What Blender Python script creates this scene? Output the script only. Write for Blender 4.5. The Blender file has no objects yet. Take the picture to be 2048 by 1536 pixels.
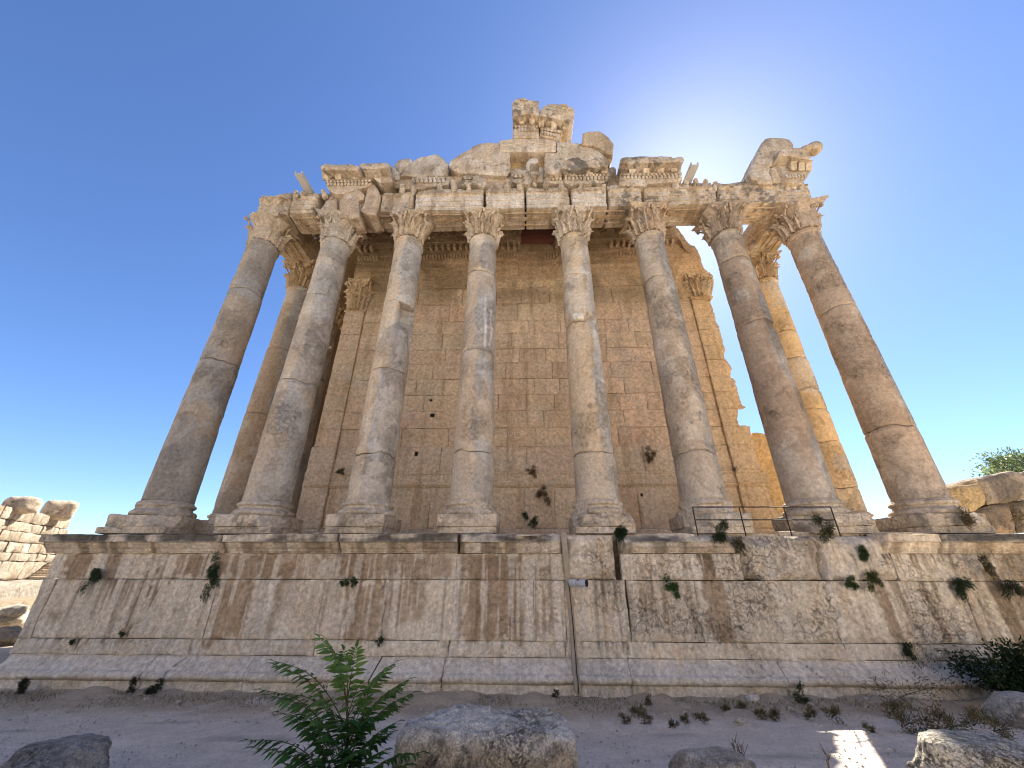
import bpy, math, random
import numpy as np
from mathutils import Vector, Matrix
from mathutils.geometry import delaunay_2d_cdt

S = bpy.context.scene
COL = S.collection
R = math.radians

# ------------------------------------------------------------------ camera, sky, sun, exposure
CAM = np.array([-.2288, -15.0, 4.0117])
FPX, PITCH, ROLL, YAW = 762.31, .4465, .0016, -.0292      # focal length in pixels of a 2048 px wide frame
_f = np.array([math.sin(YAW)*math.cos(PITCH), math.cos(YAW)*math.cos(PITCH), math.sin(PITCH)])
_r = np.array([math.cos(YAW), -math.sin(YAW), 0.0]); _u = np.cross(_r, _f)
_r, _u = math.cos(ROLL)*_r+math.sin(ROLL)*_u, -math.sin(ROLL)*_r+math.cos(ROLL)*_u
cd = bpy.data.cameras.new("camera"); cam = bpy.data.objects.new("camera", cd); COL.objects.link(cam)
cd.sensor_width = 36; cd.lens = FPX/2048*36; cd.clip_start = .1; cd.clip_end = 20000
M = Matrix(((_r[0], _u[0], -_f[0], CAM[0]), (_r[1], _u[1], -_f[1], CAM[1]), (_r[2], _u[2], -_f[2], CAM[2]), (0, 0, 0, 1)))
cam.matrix_world = M
S.camera = cam

SUN_AZ, SUN_EL = R(31.3), R(46.5)                          # azimuth clockwise from +Y
W_ = bpy.data.worlds.new("World"); S.world = W_; W_.use_nodes = True
nt = W_.node_tree; nt.nodes.clear()
o_ = nt.nodes.new("ShaderNodeOutputWorld"); bg = nt.nodes.new("ShaderNodeBackground")
sky = nt.nodes.new("ShaderNodeTexSky"); sky.sky_type = 'NISHITA'; sky.sun_disc = False
sky.sun_elevation = SUN_EL; sky.sun_rotation = SUN_AZ
sky.altitude = 1100; sky.air_density = 1.0; sky.dust_density = .7; sky.ozone_density = 5.5
bg.inputs[1].default_value = .072
hs = nt.nodes.new('ShaderNodeHueSaturation'); hs.inputs['Saturation'].default_value = 1.08; hs.inputs['Hue'].default_value = .506; nt.links.new(sky.outputs[0], hs.inputs['Color']); nt.links.new(hs.outputs[0], bg.inputs[0]); nt.links.new(bg.outputs[0], o_.inputs[0])
sd = bpy.data.lights.new("sun", 'SUN'); sd.energy = 5.0; sd.angle = R(.55); sd.color = (1, .94, .84)
so = bpy.data.objects.new("sun", sd); COL.objects.link(so); so.location = (30, 40, 60)
SUND = np.array([math.sin(SUN_AZ)*math.cos(SUN_EL), math.cos(SUN_AZ)*math.cos(SUN_EL), math.sin(SUN_EL)])
so.rotation_euler = Vector(SUND).to_track_quat('Z', 'Y').to_euler()
S.view_settings.view_transform = 'Standard'; S.view_settings.look = 'None'
S.view_settings.exposure = 1.68; S.view_settings.gamma = 1
try:
    S.cycles.filter_width = 1.1; S.cycles.max_bounces = 8; S.cycles.diffuse_bounces = 6
except Exception:
    pass

# ------------------------------------------------------------------ a point of the photograph on a plane of the place
def ray(x, y):
    return _f+_r*(x-1024)/FPX-_u*(y-768)/FPX
def onY(x, y, Y):
    d = ray(x, y); return CAM+d*((Y-CAM[1])/d[1])
def onZ(x, y, Z):
    d = ray(x, y); return CAM+d*((Z-CAM[2])/d[2])
def onP(x, y, P0, n):
    d = ray(x, y); return CAM+d*(np.dot(np.array(P0)-CAM, n)/np.dot(d, n))

# ------------------------------------------------------------------ noise
def _hash(ix, iy, iz, s):
    h = (ix*np.uint32(374761393)+iy*np.uint32(668265263)+iz*np.uint32(2147483647)+np.uint32(s*974711+12345)).astype(np.uint32)
    h = (h ^ (h >> np.uint32(13)))*np.uint32(1274126177)
    h = (h ^ (h >> np.uint32(16)))*np.uint32(2246822519)
    h = h ^ (h >> np.uint32(15))
    return h.astype(np.float64)/4294967295.0
def vnoise(P, scale=1., seed=0):
    p = np.asarray(P, float)*scale
    i = np.floor(p).astype(np.int64); f = p-i; f = f*f*f*(f*(f*6-15)+10)
    i = (i & 0xffffffff).astype(np.uint32); one = np.uint32(1)
    x0, y0, z0 = i[:, 0], i[:, 1], i[:, 2]; x1, y1, z1 = x0+one, y0+one, z0+one
    fx, fy, fz = f[:, 0], f[:, 1], f[:, 2]
    def L(a, b, t): return a+(b-a)*t
    v = L(L(L(_hash(x0, y0, z0, seed), _hash(x1, y0, z0, seed), fx), L(_hash(x0, y1, z0, seed), _hash(x1, y1, z0, seed), fx), fy),
          L(L(_hash(x0, y0, z1, seed), _hash(x1, y0, z1, seed), fx), L(_hash(x0, y1, z1, seed), _hash(x1, y1, z1, seed), fx), fy), fz)
    return v*2-1
def fbm(P, scale=1., octv=4, seed=0, gain=.5):
    s = 0.; a = 1.; t = 0.
    for k in range(octv):
        s = s+a*vnoise(P, scale*2.03**k, seed+k*17); t += a; a *= gain
    return s/t
def sstep(a, b, x):
    t = np.clip((x-a)/(b-a), 0, 1); return t*t*(3-2*t)
def mix(a, b, t):
    return a*(1-t)+b*t
C3 = lambda *c: np.array(c, float)

# ------------------------------------------------------------------ mesh collector
ORG = {}
class Buf:
    def __init__(s): s.V = []; s.F = []; s.C = []; s.n = 0
    def add(s, V, F, col=(.45, .37, .27), wear=.3):
        V = np.asarray(V, float); n = len(V)
        c = np.empty((n, 4)); c[:, :3] = col; c[:, 3] = wear
        s.V.append(V); s.C.append(c)
        for f in (F if isinstance(F, list) else [F]):
            s.F.append(np.asarray(f, np.int64)+s.n)
        s.n += n; return s
    def verts(s): return np.concatenate(s.V)
    def build(s, name, mat, parent=None, sharp=50, **tags):
        V = np.concatenate(s.V); C = np.concatenate(s.C)
        org = ORG.get(parent.name, np.zeros(3)) if parent else (np.array(tags.pop('org')) if 'org' in tags else np.zeros(3))
        me = bpy.data.meshes.new(name)
        tot = [f.shape[1]*np.ones(len(f), np.int64) for f in s.F]; tot = np.concatenate(tot)
        idx = np.concatenate([f.ravel() for f in s.F])
        me.vertices.add(len(V)); me.vertices.foreach_set('co', (V-org).astype(np.float32).ravel())
        me.loops.add(len(idx)); me.loops.foreach_set('vertex_index', idx.astype(np.int32))
        me.polygons.add(len(tot)); st = np.concatenate([[0], np.cumsum(tot)[:-1]])
        me.polygons.foreach_set('loop_start', st.astype(np.int32))
        at = me.attributes.new('Col', 'FLOAT_COLOR', 'POINT'); at.data.foreach_set('color', C.astype(np.float32).ravel())
        me.update(calc_edges=True); me.validate()
        me.polygons.foreach_set('use_smooth', np.ones(len(me.polygons), bool))
        if sharp: me.set_sharp_from_angle(angle=R(sharp))
        me.materials.append(mat)
        o = bpy.data.objects.new(name, me); COL.objects.link(o)
        if parent: o.parent = parent; ORG[o.name] = org
        else: o.location = org; ORG[o.name] = org
        tagit(o, **tags)
        return o
def tagit(o, label=None, cat=None, group=None, kind=None):
    if label: o['label'] = label
    if cat: o['category'] = cat
    if group: o['group'] = group
    if kind: o['kind'] = kind
    return o
def thing(name, loc, label, cat, group=None):
    o = bpy.data.objects.new(name, None); COL.objects.link(o); o.location = loc; o.empty_display_size = .3
    ORG[o.name] = np.array(loc, float)
    return tagit(o, label, cat, group, 'thing')

# ------------------------------------------------------------------ shapes
def grid_faces(n, m, wrap=False):
    i = np.arange(n-1)[:, None]; j = np.arange(m if wrap else m-1)[None, :]
    a = i*m+j; b = i*m+(j+1) % m; c = (i+1)*m+(j+1) % m; d = (i+1)*m+j
    return np.stack(np.broadcast_arrays(a, b, c, d), -1).reshape(-1, 4)
def rough_box(c, size, res=.08, r=.06, amp=.02, fr=1.5, seed=0, cuts=(), rot=None):
    """block with rounded, chipped edges: a lattice surface pushed by noise; cuts = (normal, offset) broken-off corners"""
    size = np.array(size, float); n = np.maximum(2, np.round(size/res).astype(int)); n = np.minimum(n, 160)
    vs = []; fs = []; st = (n+1)
    for ax in range(3):
        a, b = [k for k in range(3) if k != ax]
        I, J = np.meshgrid(np.arange(n[a]+1), np.arange(n[b]+1), indexing='ij')
        for e in (0, n[ax]):
            q = np.zeros(I.shape+(3,), int); q[..., a] = I; q[..., b] = J; q[..., ax] = e
            key = (q[..., 0]*st[1]+q[..., 1])*st[2]+q[..., 2]
            f = np.stack([key[:-1, :-1], key[1:, :-1], key[1:, 1:], key[:-1, 1:]], -1).reshape(-1, 4)
            flip = (e == 0) ^ (ax == 1)
            fs.append(f[:, ::-1] if flip else f)
    F = np.concatenate(fs); u, inv = np.unique(F, return_inverse=True); F = inv.reshape(F.shape)
    k = u % st[2]; j = (u//st[2]) % st[1]; i = u//(st[2]*st[1])
    P = (np.stack([i, j, k], -1)/n-.5)*size
    r = min(r, size.min()*.45); inn = size/2-r
    Q = np.clip(P, -inn, inn); D = P-Q; L = np.linalg.norm(D, axis=1, keepdims=True)+1e-9; N = D/L
    P = Q+N*r
    for nn, dd in cuts:
        nn = np.array(nn, float); nn /= np.linalg.norm(nn)
        ex = P@nn-dd-.05*fbm(P+np.array(c), 2.2, 3, seed+5)
        P = P-np.where(ex > 0, ex, 0)[:, None]*nn
    w = P+np.array(c)
    P = P+N*(amp*(fbm(w, fr, 4, seed)*1.4))[:, None]
    if rot is not None: P = P@np.array(rot).T
    return P+np.array(c), F
def face_sheet(x0, x1, z0, z1, Y, res=.06, edge=.03, ew=.07, depth=.25, amp=.012, fr=1.2, seed=0, warp=.012, mp=None):
    """front of one ashlar block in the x-z plane facing -y, its rim rounded back into the joint"""
    nx = max(3, int((x1-x0)/res)+1); nz = max(3, int((z1-z0)/res)+1)
    xs = np.linspace(x0, x1, nx); zs = np.linspace(z0, z1, nz)
    Z, X = np.meshgrid(zs, xs, indexing='ij')
    d = np.minimum(np.minimum(X-x0, x1-X), np.minimum(Z-z0, z1-Z))
    P = np.stack([X.ravel(), np.full(X.size, float(Y)), Z.ravel()], -1); d = d.ravel()
    chip = np.clip(1+1.6*fbm(P, 1.7, 3, seed+3), 0, 3)
    y = Y+edge*chip*np.clip(1-d/(ew*np.maximum(chip, .3)), 0, 1)**2+amp*fbm(P, fr, 4, seed)*1.5
    P[:, 1] = y
    P[:, 0] += warp*vnoise(P, 2.1, seed+8); P[:, 2] += warp*vnoise(P, 2.1, seed+9)
    F = grid_faces(nz, nx)
    ring = np.concatenate([np.arange(nx), np.arange(1, nz)*nx+nx-1, (nz-1)*nx+np.arange(nx-2, -1, -1), np.arange(nz-2, 0, -1)*nx])
    B = P[ring].copy(); B[:, 1] = Y+depth; m = len(ring); k = np.arange(m)
    F2 = np.stack([ring[k], np.roll(k, -1)*0+len(P)+k, len(P)+np.roll(k, -1), ring[np.roll(k, -1)]], -1)
    V = np.concatenate([P, B])
    if mp is not None: V = mp(V)
    return V, [F, F2[:, ::-1] if False else F2]
def resample(poly, res, closed=True):
    out = []; n = len(poly)
    for i in range(n if closed else n-1):
        a = np.array(poly[i], float); b = np.array(poly[(i+1) % n], float)
        k = max(1, int(round(np.linalg.norm(b-a)/res)))
        for t in range(k): out.append(a+(b-a)*t/k)
    if not closed: out.append(np.array(poly[-1], float))
    return np.array(out)
def sweep(prof, xs, disp=None, closed=True, cap=True):
    """profile (y, z) points swept along x; disp(P, ix) may push the points"""
    prof = np.asarray(prof, float); m = len(prof); n = len(xs)
    P = np.empty((n, m, 3)); P[:, :, 0] = np.asarray(xs)[:, None]; P[:, :, 1] = prof[None, :, 0]; P[:, :, 2] = prof[None, :, 1]
    P = P.reshape(-1, 3)
    if disp is not None: P = disp(P)
    F = [grid_faces(n, m, closed)]
    if cap:
        F.append(np.arange(m)[None, :][:, ::-1] if True else None); F.append(((n-1)*m+np.arange(m))[None, :])
    return P, F
def lathe(prof, cx, cy, n=64, disp=None, caps=True, th0=0.):
    prof = np.asarray(prof, float); m = len(prof); th = th0+np.arange(n)/n*2*math.pi
    P = np.empty((m, n, 3)); P[..., 0] = cx+prof[:, :1]*np.cos(th); P[..., 1] = cy+prof[:, :1]*np.sin(th); P[..., 2] = prof[:, 1:2]
    P = P.reshape(-1, 3)
    if disp is not None: P = disp(P)
    F = [grid_faces(m, n, True)]
    if caps: F.append(np.arange(n)[None, ::-1]); F.append(((m-1)*n+np.arange(n))[None, :])
    return P, F
def slab(poly, Yf, depth, res=.12, bev=.06, amp=.03, fr=1.5, seed=0, jit=.03, px=True, tilt=None):
    """block with the outline poly (pixels on the plane y=Yf, or x-z), real thickness depth, worn rim and rough faces"""
    if px: poly = [tuple(onY(x, y, Yf)[[0, 2]]) for x, y in poly]
    A = np.array(poly); ar = np.sum(A[:, 0]*np.roll(A[:, 1], -1)-np.roll(A[:, 0], -1)*A[:, 1])
    if ar < 0: A = A[::-1]
    B = resample(A, res)
    q = np.stack([B[:, 0], np.zeros(len(B)), B[:, 1]], -1)
    B = B+jit*np.stack([fbm(q, 2.5, 3, seed+31), fbm(q, 2.5, 3, seed+47)], -1)*1.6
    x0, z0 = B.min(0); x1, z1 = B.max(0)
    gx, gz = np.meshgrid(np.arange(x0, x1, res), np.arange(z0, z1, res)); G = np.stack([gx.ravel(), gz.ravel()], -1)
    G = G+np.random.RandomState(seed).uniform(-.25, .25, G.shape)*res
    a = B; b = np.roll(B, -1, 0)
    def sd(Pt):
        ab = b-a; ap = Pt[:, None]-a[None]; t = np.clip((ap*ab).sum(-1)/((ab*ab).sum(-1)+1e-12), 0, 1)
        return np.linalg.norm(ap-t[..., None]*ab, axis=-1).min(1)
    cr = ((a[None, :, 1] > G[:, None, 1]) != (b[None, :, 1] > G[:, None, 1])) & \
        (G[:, None, 0] < (b[None, :, 0]-a[None, :, 0])*(G[:, None, 1]-a[None, :, 1])/(b[None, :, 1]-a[None, :, 1]+1e-12)+a[None, :, 0])
    G = G[(cr.sum(1) % 2) == 1]
    if len(G): G = G[sd(G) > res*.45]
    nb = len(B); pts = [Vector(v) for v in np.concatenate([B, G]) if True]
    ov, oe, of, orv, _, _ = delaunay_2d_cdt(pts, [(i, (i+1) % nb) for i in range(nb)], [], 1, 1e-5)
    P2 = np.array([tuple(v) for v in ov]); T = np.array([list(f) for f in of if len(f) == 3], np.int64)
    e1 = P2[T[:, 1]]-P2[T[:, 0]]; e2 = P2[T[:, 2]]-P2[T[:, 0]]; neg = (e1[:, 0]*e2[:, 1]-e1[:, 1]*e2[:, 0]) < 0
    T[neg] = T[neg][:, ::-1]
    mp = {}
    for i, ovs in enumerate(orv):
        for k in ovs:
            if k < nb: mp[k] = i
    ring = np.array([mp[k] for k in range(nb) if k in mp])
    d = sd(P2); P = np.stack([P2[:, 0], np.zeros(len(P2)), P2[:, 1]], -1)
    P[:, 1] = Yf+bev*np.clip(1-d/max(bev*1.2, 1e-6), 0, 1)**1.6+amp*fbm(P+seed, fr, 4, seed)*1.5
    if tilt is not None: P[:, 1] += tilt(P)
    n0 = len(P); V = [P]; F = [T]; prev = ring; nb = len(ring); k = np.arange(nb); ns = max(2, int(depth/res/1.5))
    base = P[ring]; cen = base.mean(0)
    for s in range(1, ns+1):
        q = base.copy(); q[:, 1] = base[:, 1]+depth*s/ns
        q += (amp*fbm(q, fr*1.3, 3, seed+3)*1.2)[:, None]*np.stack([np.sign(q[:, 0]-cen[0]), 0*k, np.sign(q[:, 2]-cen[2])], -1)
        V.append(q); cur = n0+(s-1)*nb+k
        F.append(np.stack([prev[np.roll(k, -1)], prev[k], cur[k], cur[np.roll(k, -1)]], -1)[:, ::-1]); prev = cur
    F.append(prev[None, ::-1])
    return np.concatenate(V), F
def tube(pts, r, n=8):
    pts = np.asarray(pts, float); m = len(pts); r = np.broadcast_to(r, (m,)); V = []
    t = np.gradient(pts, axis=0); t /= np.linalg.norm(t, axis=1, keepdims=True)+1e-9
    up = np.array([0, 0, 1.]) if abs(t[0][2]) < .9 else np.array([0, 1., 0])
    for i in range(m):
        a = np.cross(t[i], up); a /= np.linalg.norm(a)+1e-9; b = np.cross(t[i], a)
        th = np.arange(n)/n*2*math.pi
        V.append(pts[i]+r[i]*(np.cos(th)[:, None]*a+np.sin(th)[:, None]*b))
        up = -b if abs(np.dot(b, t[i])) < .9 else up
        up = np.cross(a, t[i])
    return np.concatenate(V), [grid_faces(m, n, True)[:, ::-1], np.arange(n)[None], ((m-1)*n+np.arange(n))[None, ::-1]]
_ico = None
def lump(c, r, seed=0, amp=.25, fr=1.2, sub=3, flat=None):
    """boulder or knob: a sphere of faces pushed by noise"""
    n = 6*2**(sub-1); m = n//2
    th = np.linspace(0, math.pi, m+1)[1:-1]; ph = np.arange(n)/n*2*math.pi
    D = np.stack([np.outer(np.sin(th), np.cos(ph)), np.outer(np.sin(th), np.sin(ph)), np.outer(np.cos(th), np.ones(n))], -1).reshape(-1, 3)
    D = np.concatenate([D, [[0, 0, 1], [0, 0, -1]]])
    r = np.broadcast_to(np.array(r, float), (3,))
    # blocky: push towards a rounded cuboid
    s = 1+amp*fbm(D*1.0+seed*3.7, fr, 3, seed)*1.5+amp*.35*fbm(D+seed, fr*4, 3, seed+2)
    V = D*s[:, None]*r+np.array(c)
    if flat is not None: V[:, 2] = np.maximum(V[:, 2], flat)
    N = (m-1)*n; k = np.arange(n)
    F = [grid_faces(m-1, n, True)[:, ::-1], np.stack([k*0+N, k, np.roll(k, -1)], -1), np.stack([k*0+N+1, (m-2)*n+np.roll(k, -1), (m-2)*n+k], -1)]
    return V, F

# ------------------------------------------------------------------ materials
def newmat(name, rough=.9):
    m = bpy.data.materials.new(name); m.use_nodes = True; t = m.node_tree; t.nodes.clear()
    out = t.nodes.new('ShaderNodeOutputMaterial'); b = t.nodes.new('ShaderNodeBsdfPrincipled')
    b.inputs['Roughness'].default_value = rough; b.inputs['Specular IOR Level'].default_value = .2
    t.links.new(b.outputs[0], out.inputs[0]); return m, t, b
def N_(t, typ, **kw):
    n = t.nodes.new('ShaderNode'+typ)
    for k, v in kw.items():
        if hasattr(n, k): setattr(n, k, v)
        else: n.inputs[k.replace('_', ' ')].default_value = v
    return n
def math_(t, op, a, b=None, c=None, clamp=False):
    n = t.nodes.new('ShaderNodeMath'); n.operation = op; n.use_clamp = clamp
    for i, v in enumerate((a, b, c)):
        if v is None: continue
        if isinstance(v, (int, float)): n.inputs[i].default_value = v
        else: t.links.new(v, n.inputs[i])
    return n.outputs[0]
def mixc(t, f, a, b, mode='MIX'):
    n = t.nodes.new('ShaderNodeMix'); n.data_type = 'RGBA'; n.blend_type = mode
    for sock, v in ((n.inputs[0], f), (n.inputs[6], a), (n.inputs[7], b)):
        if isinstance(v, (int, float)): sock.default_value = v
        elif isinstance(v, tuple): sock.default_value = v+(1,) if len(v) == 3 else v
        else: t.links.new(v, sock)
    return n.outputs[2]
def ramp(t, v, lo, hi):
    n = t.nodes.new('ShaderNodeMapRange'); n.interpolation_type = 'SMOOTHSTEP'; t.links.new(v, n.inputs[0])
    n.inputs[1].default_value = lo; n.inputs[2].default_value = hi; return n.outputs[0]
def stone_mat(name, crack=2.2, crackw=.03, lichen=.35, bump=.6, speck=.5, streak=.25, dark=(.10, .09, .075), ckm=.75, var=1.9):
    """weathered limestone: the mesh colour carries block tone and stains, the nodes add grain, cracks, lichen and pits"""
    m, t, b = newmat(name, .92); L = t.links
    at = t.nodes.new('ShaderNodeVertexColor'); at.layer_name = 'Col'
    geo = t.nodes.new('ShaderNodeNewGeometry'); P = geo.outputs['Position']
    def noise(scale, det=6, rough=.6, vec=P, dist=0.):
        n = t.nodes.new('ShaderNodeTexNoise'); n.inputs['Scale'].default_value = scale; n.inputs['Detail'].default_value = det
        n.inputs['Roughness'].default_value = rough; n.inputs['Distortion'].default_value = dist; L.new(vec, n.inputs['Vector']); return n
    n1 = noise(.9, 8, .65); n2 = noise(7, 7, .7); n3 = noise(38, 4, .7)
    vm = t.nodes.new('ShaderNodeVectorMath'); vm.operation = 'SCALE'; L.new(n1.outputs['Color'], vm.inputs[0]); vm.inputs['Scale'].default_value = .9
    va = t.nodes.new('ShaderNodeVectorMath'); va.operation = 'ADD'; L.new(P, va.inputs[0]); L.new(vm.outputs[0], va.inputs[1])
    vm2 = t.nodes.new('ShaderNodeVectorMath'); vm2.operation = 'SCALE'; L.new(n2.outputs['Color'], vm2.inputs[0]); vm2.inputs['Scale'].default_value = .22
    vb = t.nodes.new('ShaderNodeVectorMath'); vb.operation = 'ADD'; L.new(va.outputs[0], vb.inputs[0]); L.new(vm2.outputs[0], vb.inputs[1])
    def vor(scale):
        v = t.nodes.new('ShaderNodeTexVoronoi'); v.feature = 'DISTANCE_TO_EDGE'; v.inputs['Scale'].default_value = scale
        L.new(vb.outputs[0], v.inputs['Vector']); return v.outputs['Distance']
    c1 = ramp(t, vor(crack), crackw, 0.); c2 = ramp(t, vor(crack*3.1), crackw*1.6, 0.)
    wear = at.outputs['Alpha']
    gate = math_(t, 'MAXIMUM', ramp(t, n1.outputs['Fac'], .42, .62), ramp(t, wear, .6, 1.0))
    ck = math_(t, 'MULTIPLY', math_(t, 'MAXIMUM', math_(t, 'MULTIPLY', c1, gate), math_(t, 'MULTIPLY', c2, math_(t, 'MULTIPLY', gate, .7))), wear, clamp=True)
    # vertical run-off streaks
    mpn = t.nodes.new('ShaderNodeMapping'); mpn.inputs['Scale'].default_value = (3.2, 3.2, .35); L.new(P, mpn.inputs[0])
    ns = noise(1.0, 5, .6, mpn.outputs[0])
    col = at.outputs['Color']
    v = math_(t, 'MULTIPLY_ADD', n2.outputs['Fac'], var, 1-var/2)
    v = math_(t, 'MULTIPLY', v, math_(t, 'MULTIPLY_ADD', n3.outputs['Fac'], speck*3, 1-speck*1.5))
    v = math_(t, 'MULTIPLY', v, math_(t, 'MULTIPLY_ADD', ns.outputs['Fac'], streak*4, 1-streak*2))
    cb = t.nodes.new('ShaderNodeCombineColor')
    for i in range(3): L.new(v, cb.inputs[i])
    col = mixc(t, 1., col, cb.outputs[0], 'MULTIPLY')
    warm = ramp(t, n1.outputs['Fac'], .35, .7)
    col = mixc(t, math_(t, 'MULTIPLY', warm, .22), col, (.93, .80, .62), 'MULTIPLY')
    lic = math_(t, 'MULTIPLY', ramp(t, noise(3.1, 9, .75, dist=.4).outputs['Fac'], .56, .72), math_(t, 'MULTIPLY_ADD', wear, .8, .2))
    col = mixc(t, math_(t, 'MULTIPLY', lic, lichen), col, dark)
    col = mixc(t, math_(t, 'MULTIPLY', ck, ckm), col, (.075, .05, .03))
    pit = math_(t, 'MULTIPLY', ramp(t, noise(17, 5, .75).outputs['Fac'], .60, .70), math_(t, 'MULTIPLY_ADD', wear, .9, .15), clamp=True)
    col = mixc(t, math_(t, 'MULTIPLY', pit, .6), col, (.075, .06, .042))
    L.new(col, b.inputs['Base Color'])
    h = math_(t, 'ADD', math_(t, 'MULTIPLY', n2.outputs['Fac'], math_(t, 'MULTIPLY_ADD', wear, .9, .35)), math_(t, 'MULTIPLY', n3.outputs['Fac'], .22))
    h = math_(t, 'SUBTRACT', h, math_(t, 'ADD', math_(t, 'MULTIPLY', ck, .55), math_(t, 'MULTIPLY', pit, .35)))
    bp = t.nodes.new('ShaderNodeBump'); bp.inputs['Strength'].default_value = bump; bp.inputs['Distance'].default_value = .10
    L.new(h, bp.inputs['Height']); L.new(bp.outputs[0], b.inputs['Normal'])
    return m
MPOD = stone_mat('podium_limestone', 1.7, .024, .30, .9, .45, .16, ckm=.6)
MCOL = stone_mat('column_limestone', 4.0, .026, .30, 1., .45, .07, ckm=.5, var=1.4)
MWAL = stone_mat('wall_limestone', 1.3, .014, .20, .7, .35, .10)
MENT = stone_mat('carved_limestone', 2.2, .02, .35, .8, .45, .15)
MROC = stone_mat('rough_rock', 3.2, .03, .40, 1.2, .8, .04, ckm=.45)
def plain(name, col, rough=.6, metal=0., var=.25, scale=9.):
    m, t, b = newmat(name, rough); b.inputs['Metallic'].default_value = metal
    geo = t.nodes.new('ShaderNodeNewGeometry'); n = t.nodes.new('ShaderNodeTexNoise'); n.inputs['Scale'].default_value = scale; n.inputs['Detail'].default_value = 5
    t.links.new(geo.outputs['Position'], n.inputs['Vector'])
    v = math_(t, 'MULTIPLY_ADD', n.outputs['Fac'], var*2, 1-var); cb = t.nodes.new('ShaderNodeCombineColor')
    for i in range(3): t.links.new(v, cb.inputs[i])
    t.links.new(mixc(t, 1., tuple(col), cb.outputs[0], 'MULTIPLY'), b.inputs['Base Color']); return m
def leafmat(name, rough=.55, trans=.25):
    m, t, b = newmat(name, rough)
    at = t.nodes.new('ShaderNodeVertexColor'); at.layer_name = 'Col'
    t.links.new(at.outputs['Color'], b.inputs['Base Color'])
    tr = t.nodes.new('ShaderNodeBsdfTranslucent'); t.links.new(at.outputs['Color'], tr.inputs[0])
    ms = t.nodes.new('ShaderNodeMixShader'); ms.inputs[0].default_value = trans
    out = [n for n in t.nodes if n.type == 'OUTPUT_MATERIAL'][0]
    t.links.new(b.outputs[0], ms.inputs[1]); t.links.new(tr.outputs[0], ms.inputs[2]); t.links.new(ms.outputs[0], out.inputs[0]); return m
MLEAF = leafmat('leaf_green')
MTWIG = plain('twig_brown', (.10, .075, .045), .8)
MSTEEL = plain('galvanised_steel', (.55, .53, .49), .5, .3, .15)
MIRON = plain('black_iron', (.03, .024, .02), .6, .3)
MGREY = plain('grey_paint', (.45, .46, .48), .45, 0, .08)
MBLACK = plain('black_glass', (.012, .012, .014), .15)
MRED = plain('red_brown_boards', (.045, .009, .006), .8, 0, .4, 4)
MCEM = plain('cement_render', (.33, .28, .215), .9, 0, .25, 6)
# ================================================================== ground and far setting
LIGHT, TAN, BROWN, GREY, WHITE = C3(.635, .555, .44), C3(.53, .40, .265), C3(.235, .168, .108), C3(.375, .335, .28), C3(.66, .60, .51)
DARKS = C3(.13, .105, .075)
def gz(x, y):
    x = np.asarray(x, float); y = np.asarray(y, float)
    z = .38+.085*np.clip(-y-.9, 0, 6)+.004*np.clip(x, -20, 20)*np.clip(-y/4, 0, 1)
    z = z+1.6*sstep(-8.8, -12.6, y)*(np.abs(x) < 60)
    return z
def ground():
    def axis(lo, hi, fine):
        a = np.arange(lo, hi, fine); out = list(a); s = fine; v = hi
        while v < 900: v += s; s *= 1.35; out.append(v)
        v = lo; s = fine
        while v > -900: s *= 1.35; v -= s; out.insert(0, v)
        return np.array(out)
    xs = axis(-22, 22, .16); ys = axis(-16, 1.2, .12)
    Y, X = np.meshgrid(ys, xs, indexing='ij'); P = np.stack([X.ravel(), Y.ravel(), 0*X.ravel()], -1)
    near = np.exp(-np.maximum(np.abs(P[:, 0])-24, 0)/20)*np.exp(-np.maximum(np.abs(P[:, 1]+7)-11, 0)/20)
    z = gz(P[:, 0], P[:, 1])*near
    n = fbm(P, .5, 4, 3); rub = sstep(-3.1, -1.9, P[:, 1]+.8*n)
    z += near*(.05*n+.03*fbm(P, 2.3, 3, 5)+rub*(.04+.08*fbm(P, 3.0, 3, 9))+sstep(-1.5, -.4, P[:, 1]+.5*n)*(.06+.14*np.clip(fbm(P, 1.1, 4, 10), 0, 1)))
    P[:, 2] = z
    gravel = C3(.73, .625, .51); dirt = C3(.53, .425, .295)
    c = mix(gravel, dirt, (rub*sstep(-.45, .1, fbm(P, .9, 3, 12)+.5*rub-.1))[:, None])
    pale = sstep(.05, .5, fbm(P*np.array([.35, 1, 1]), .8, 4, 21)); c = c*(1+.22*pale-.09+.16*fbm(P, 3.4, 4, 23))[:, None]
    dust = sstep(.25, .6, fbm(P*np.array([.3, 1.4, 1]), 1.1, 4, 77)); c = mix(c, C3(.24, .20, .15), (.5*dust*(1-rub))[:, None])
    Buf().add(P, grid_faces(len(ys), len(xs)), c, rub*.5+.1).build('ground', MGND, None, 0, kind='structure')
m, t, b = newmat('gravel_path', .95); L = t.links
at = t.nodes.new('ShaderNodeVertexColor'); at.layer_name = 'Col'; geo = t.nodes.new('ShaderNodeNewGeometry')
def _n(sc, d=5, r=.65):
    n = t.nodes.new('ShaderNodeTexNoise'); n.inputs['Scale'].default_value = sc; n.inputs['Detail'].default_value = d; n.inputs['Roughness'].default_value = r
    L.new(geo.outputs['Position'], n.inputs['Vector']); return n.outputs['Fac']
na, nb_, nc = _n(1.2, 6), _n(11, 6, .7), _n(60, 3)
vo = t.nodes.new('ShaderNodeTexVoronoi'); vo.inputs['Scale'].default_value = 26; L.new(geo.outputs['Position'], vo.inputs['Vector'])
v = math_(t, 'MULTIPLY', math_(t, 'MULTIPLY_ADD', nb_, .9, .55), math_(t, 'MULTIPLY_ADD', nc, .8, .6))
cb = t.nodes.new('ShaderNodeCombineColor')
for i in range(3): L.new(v, cb.inputs[i])
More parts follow.
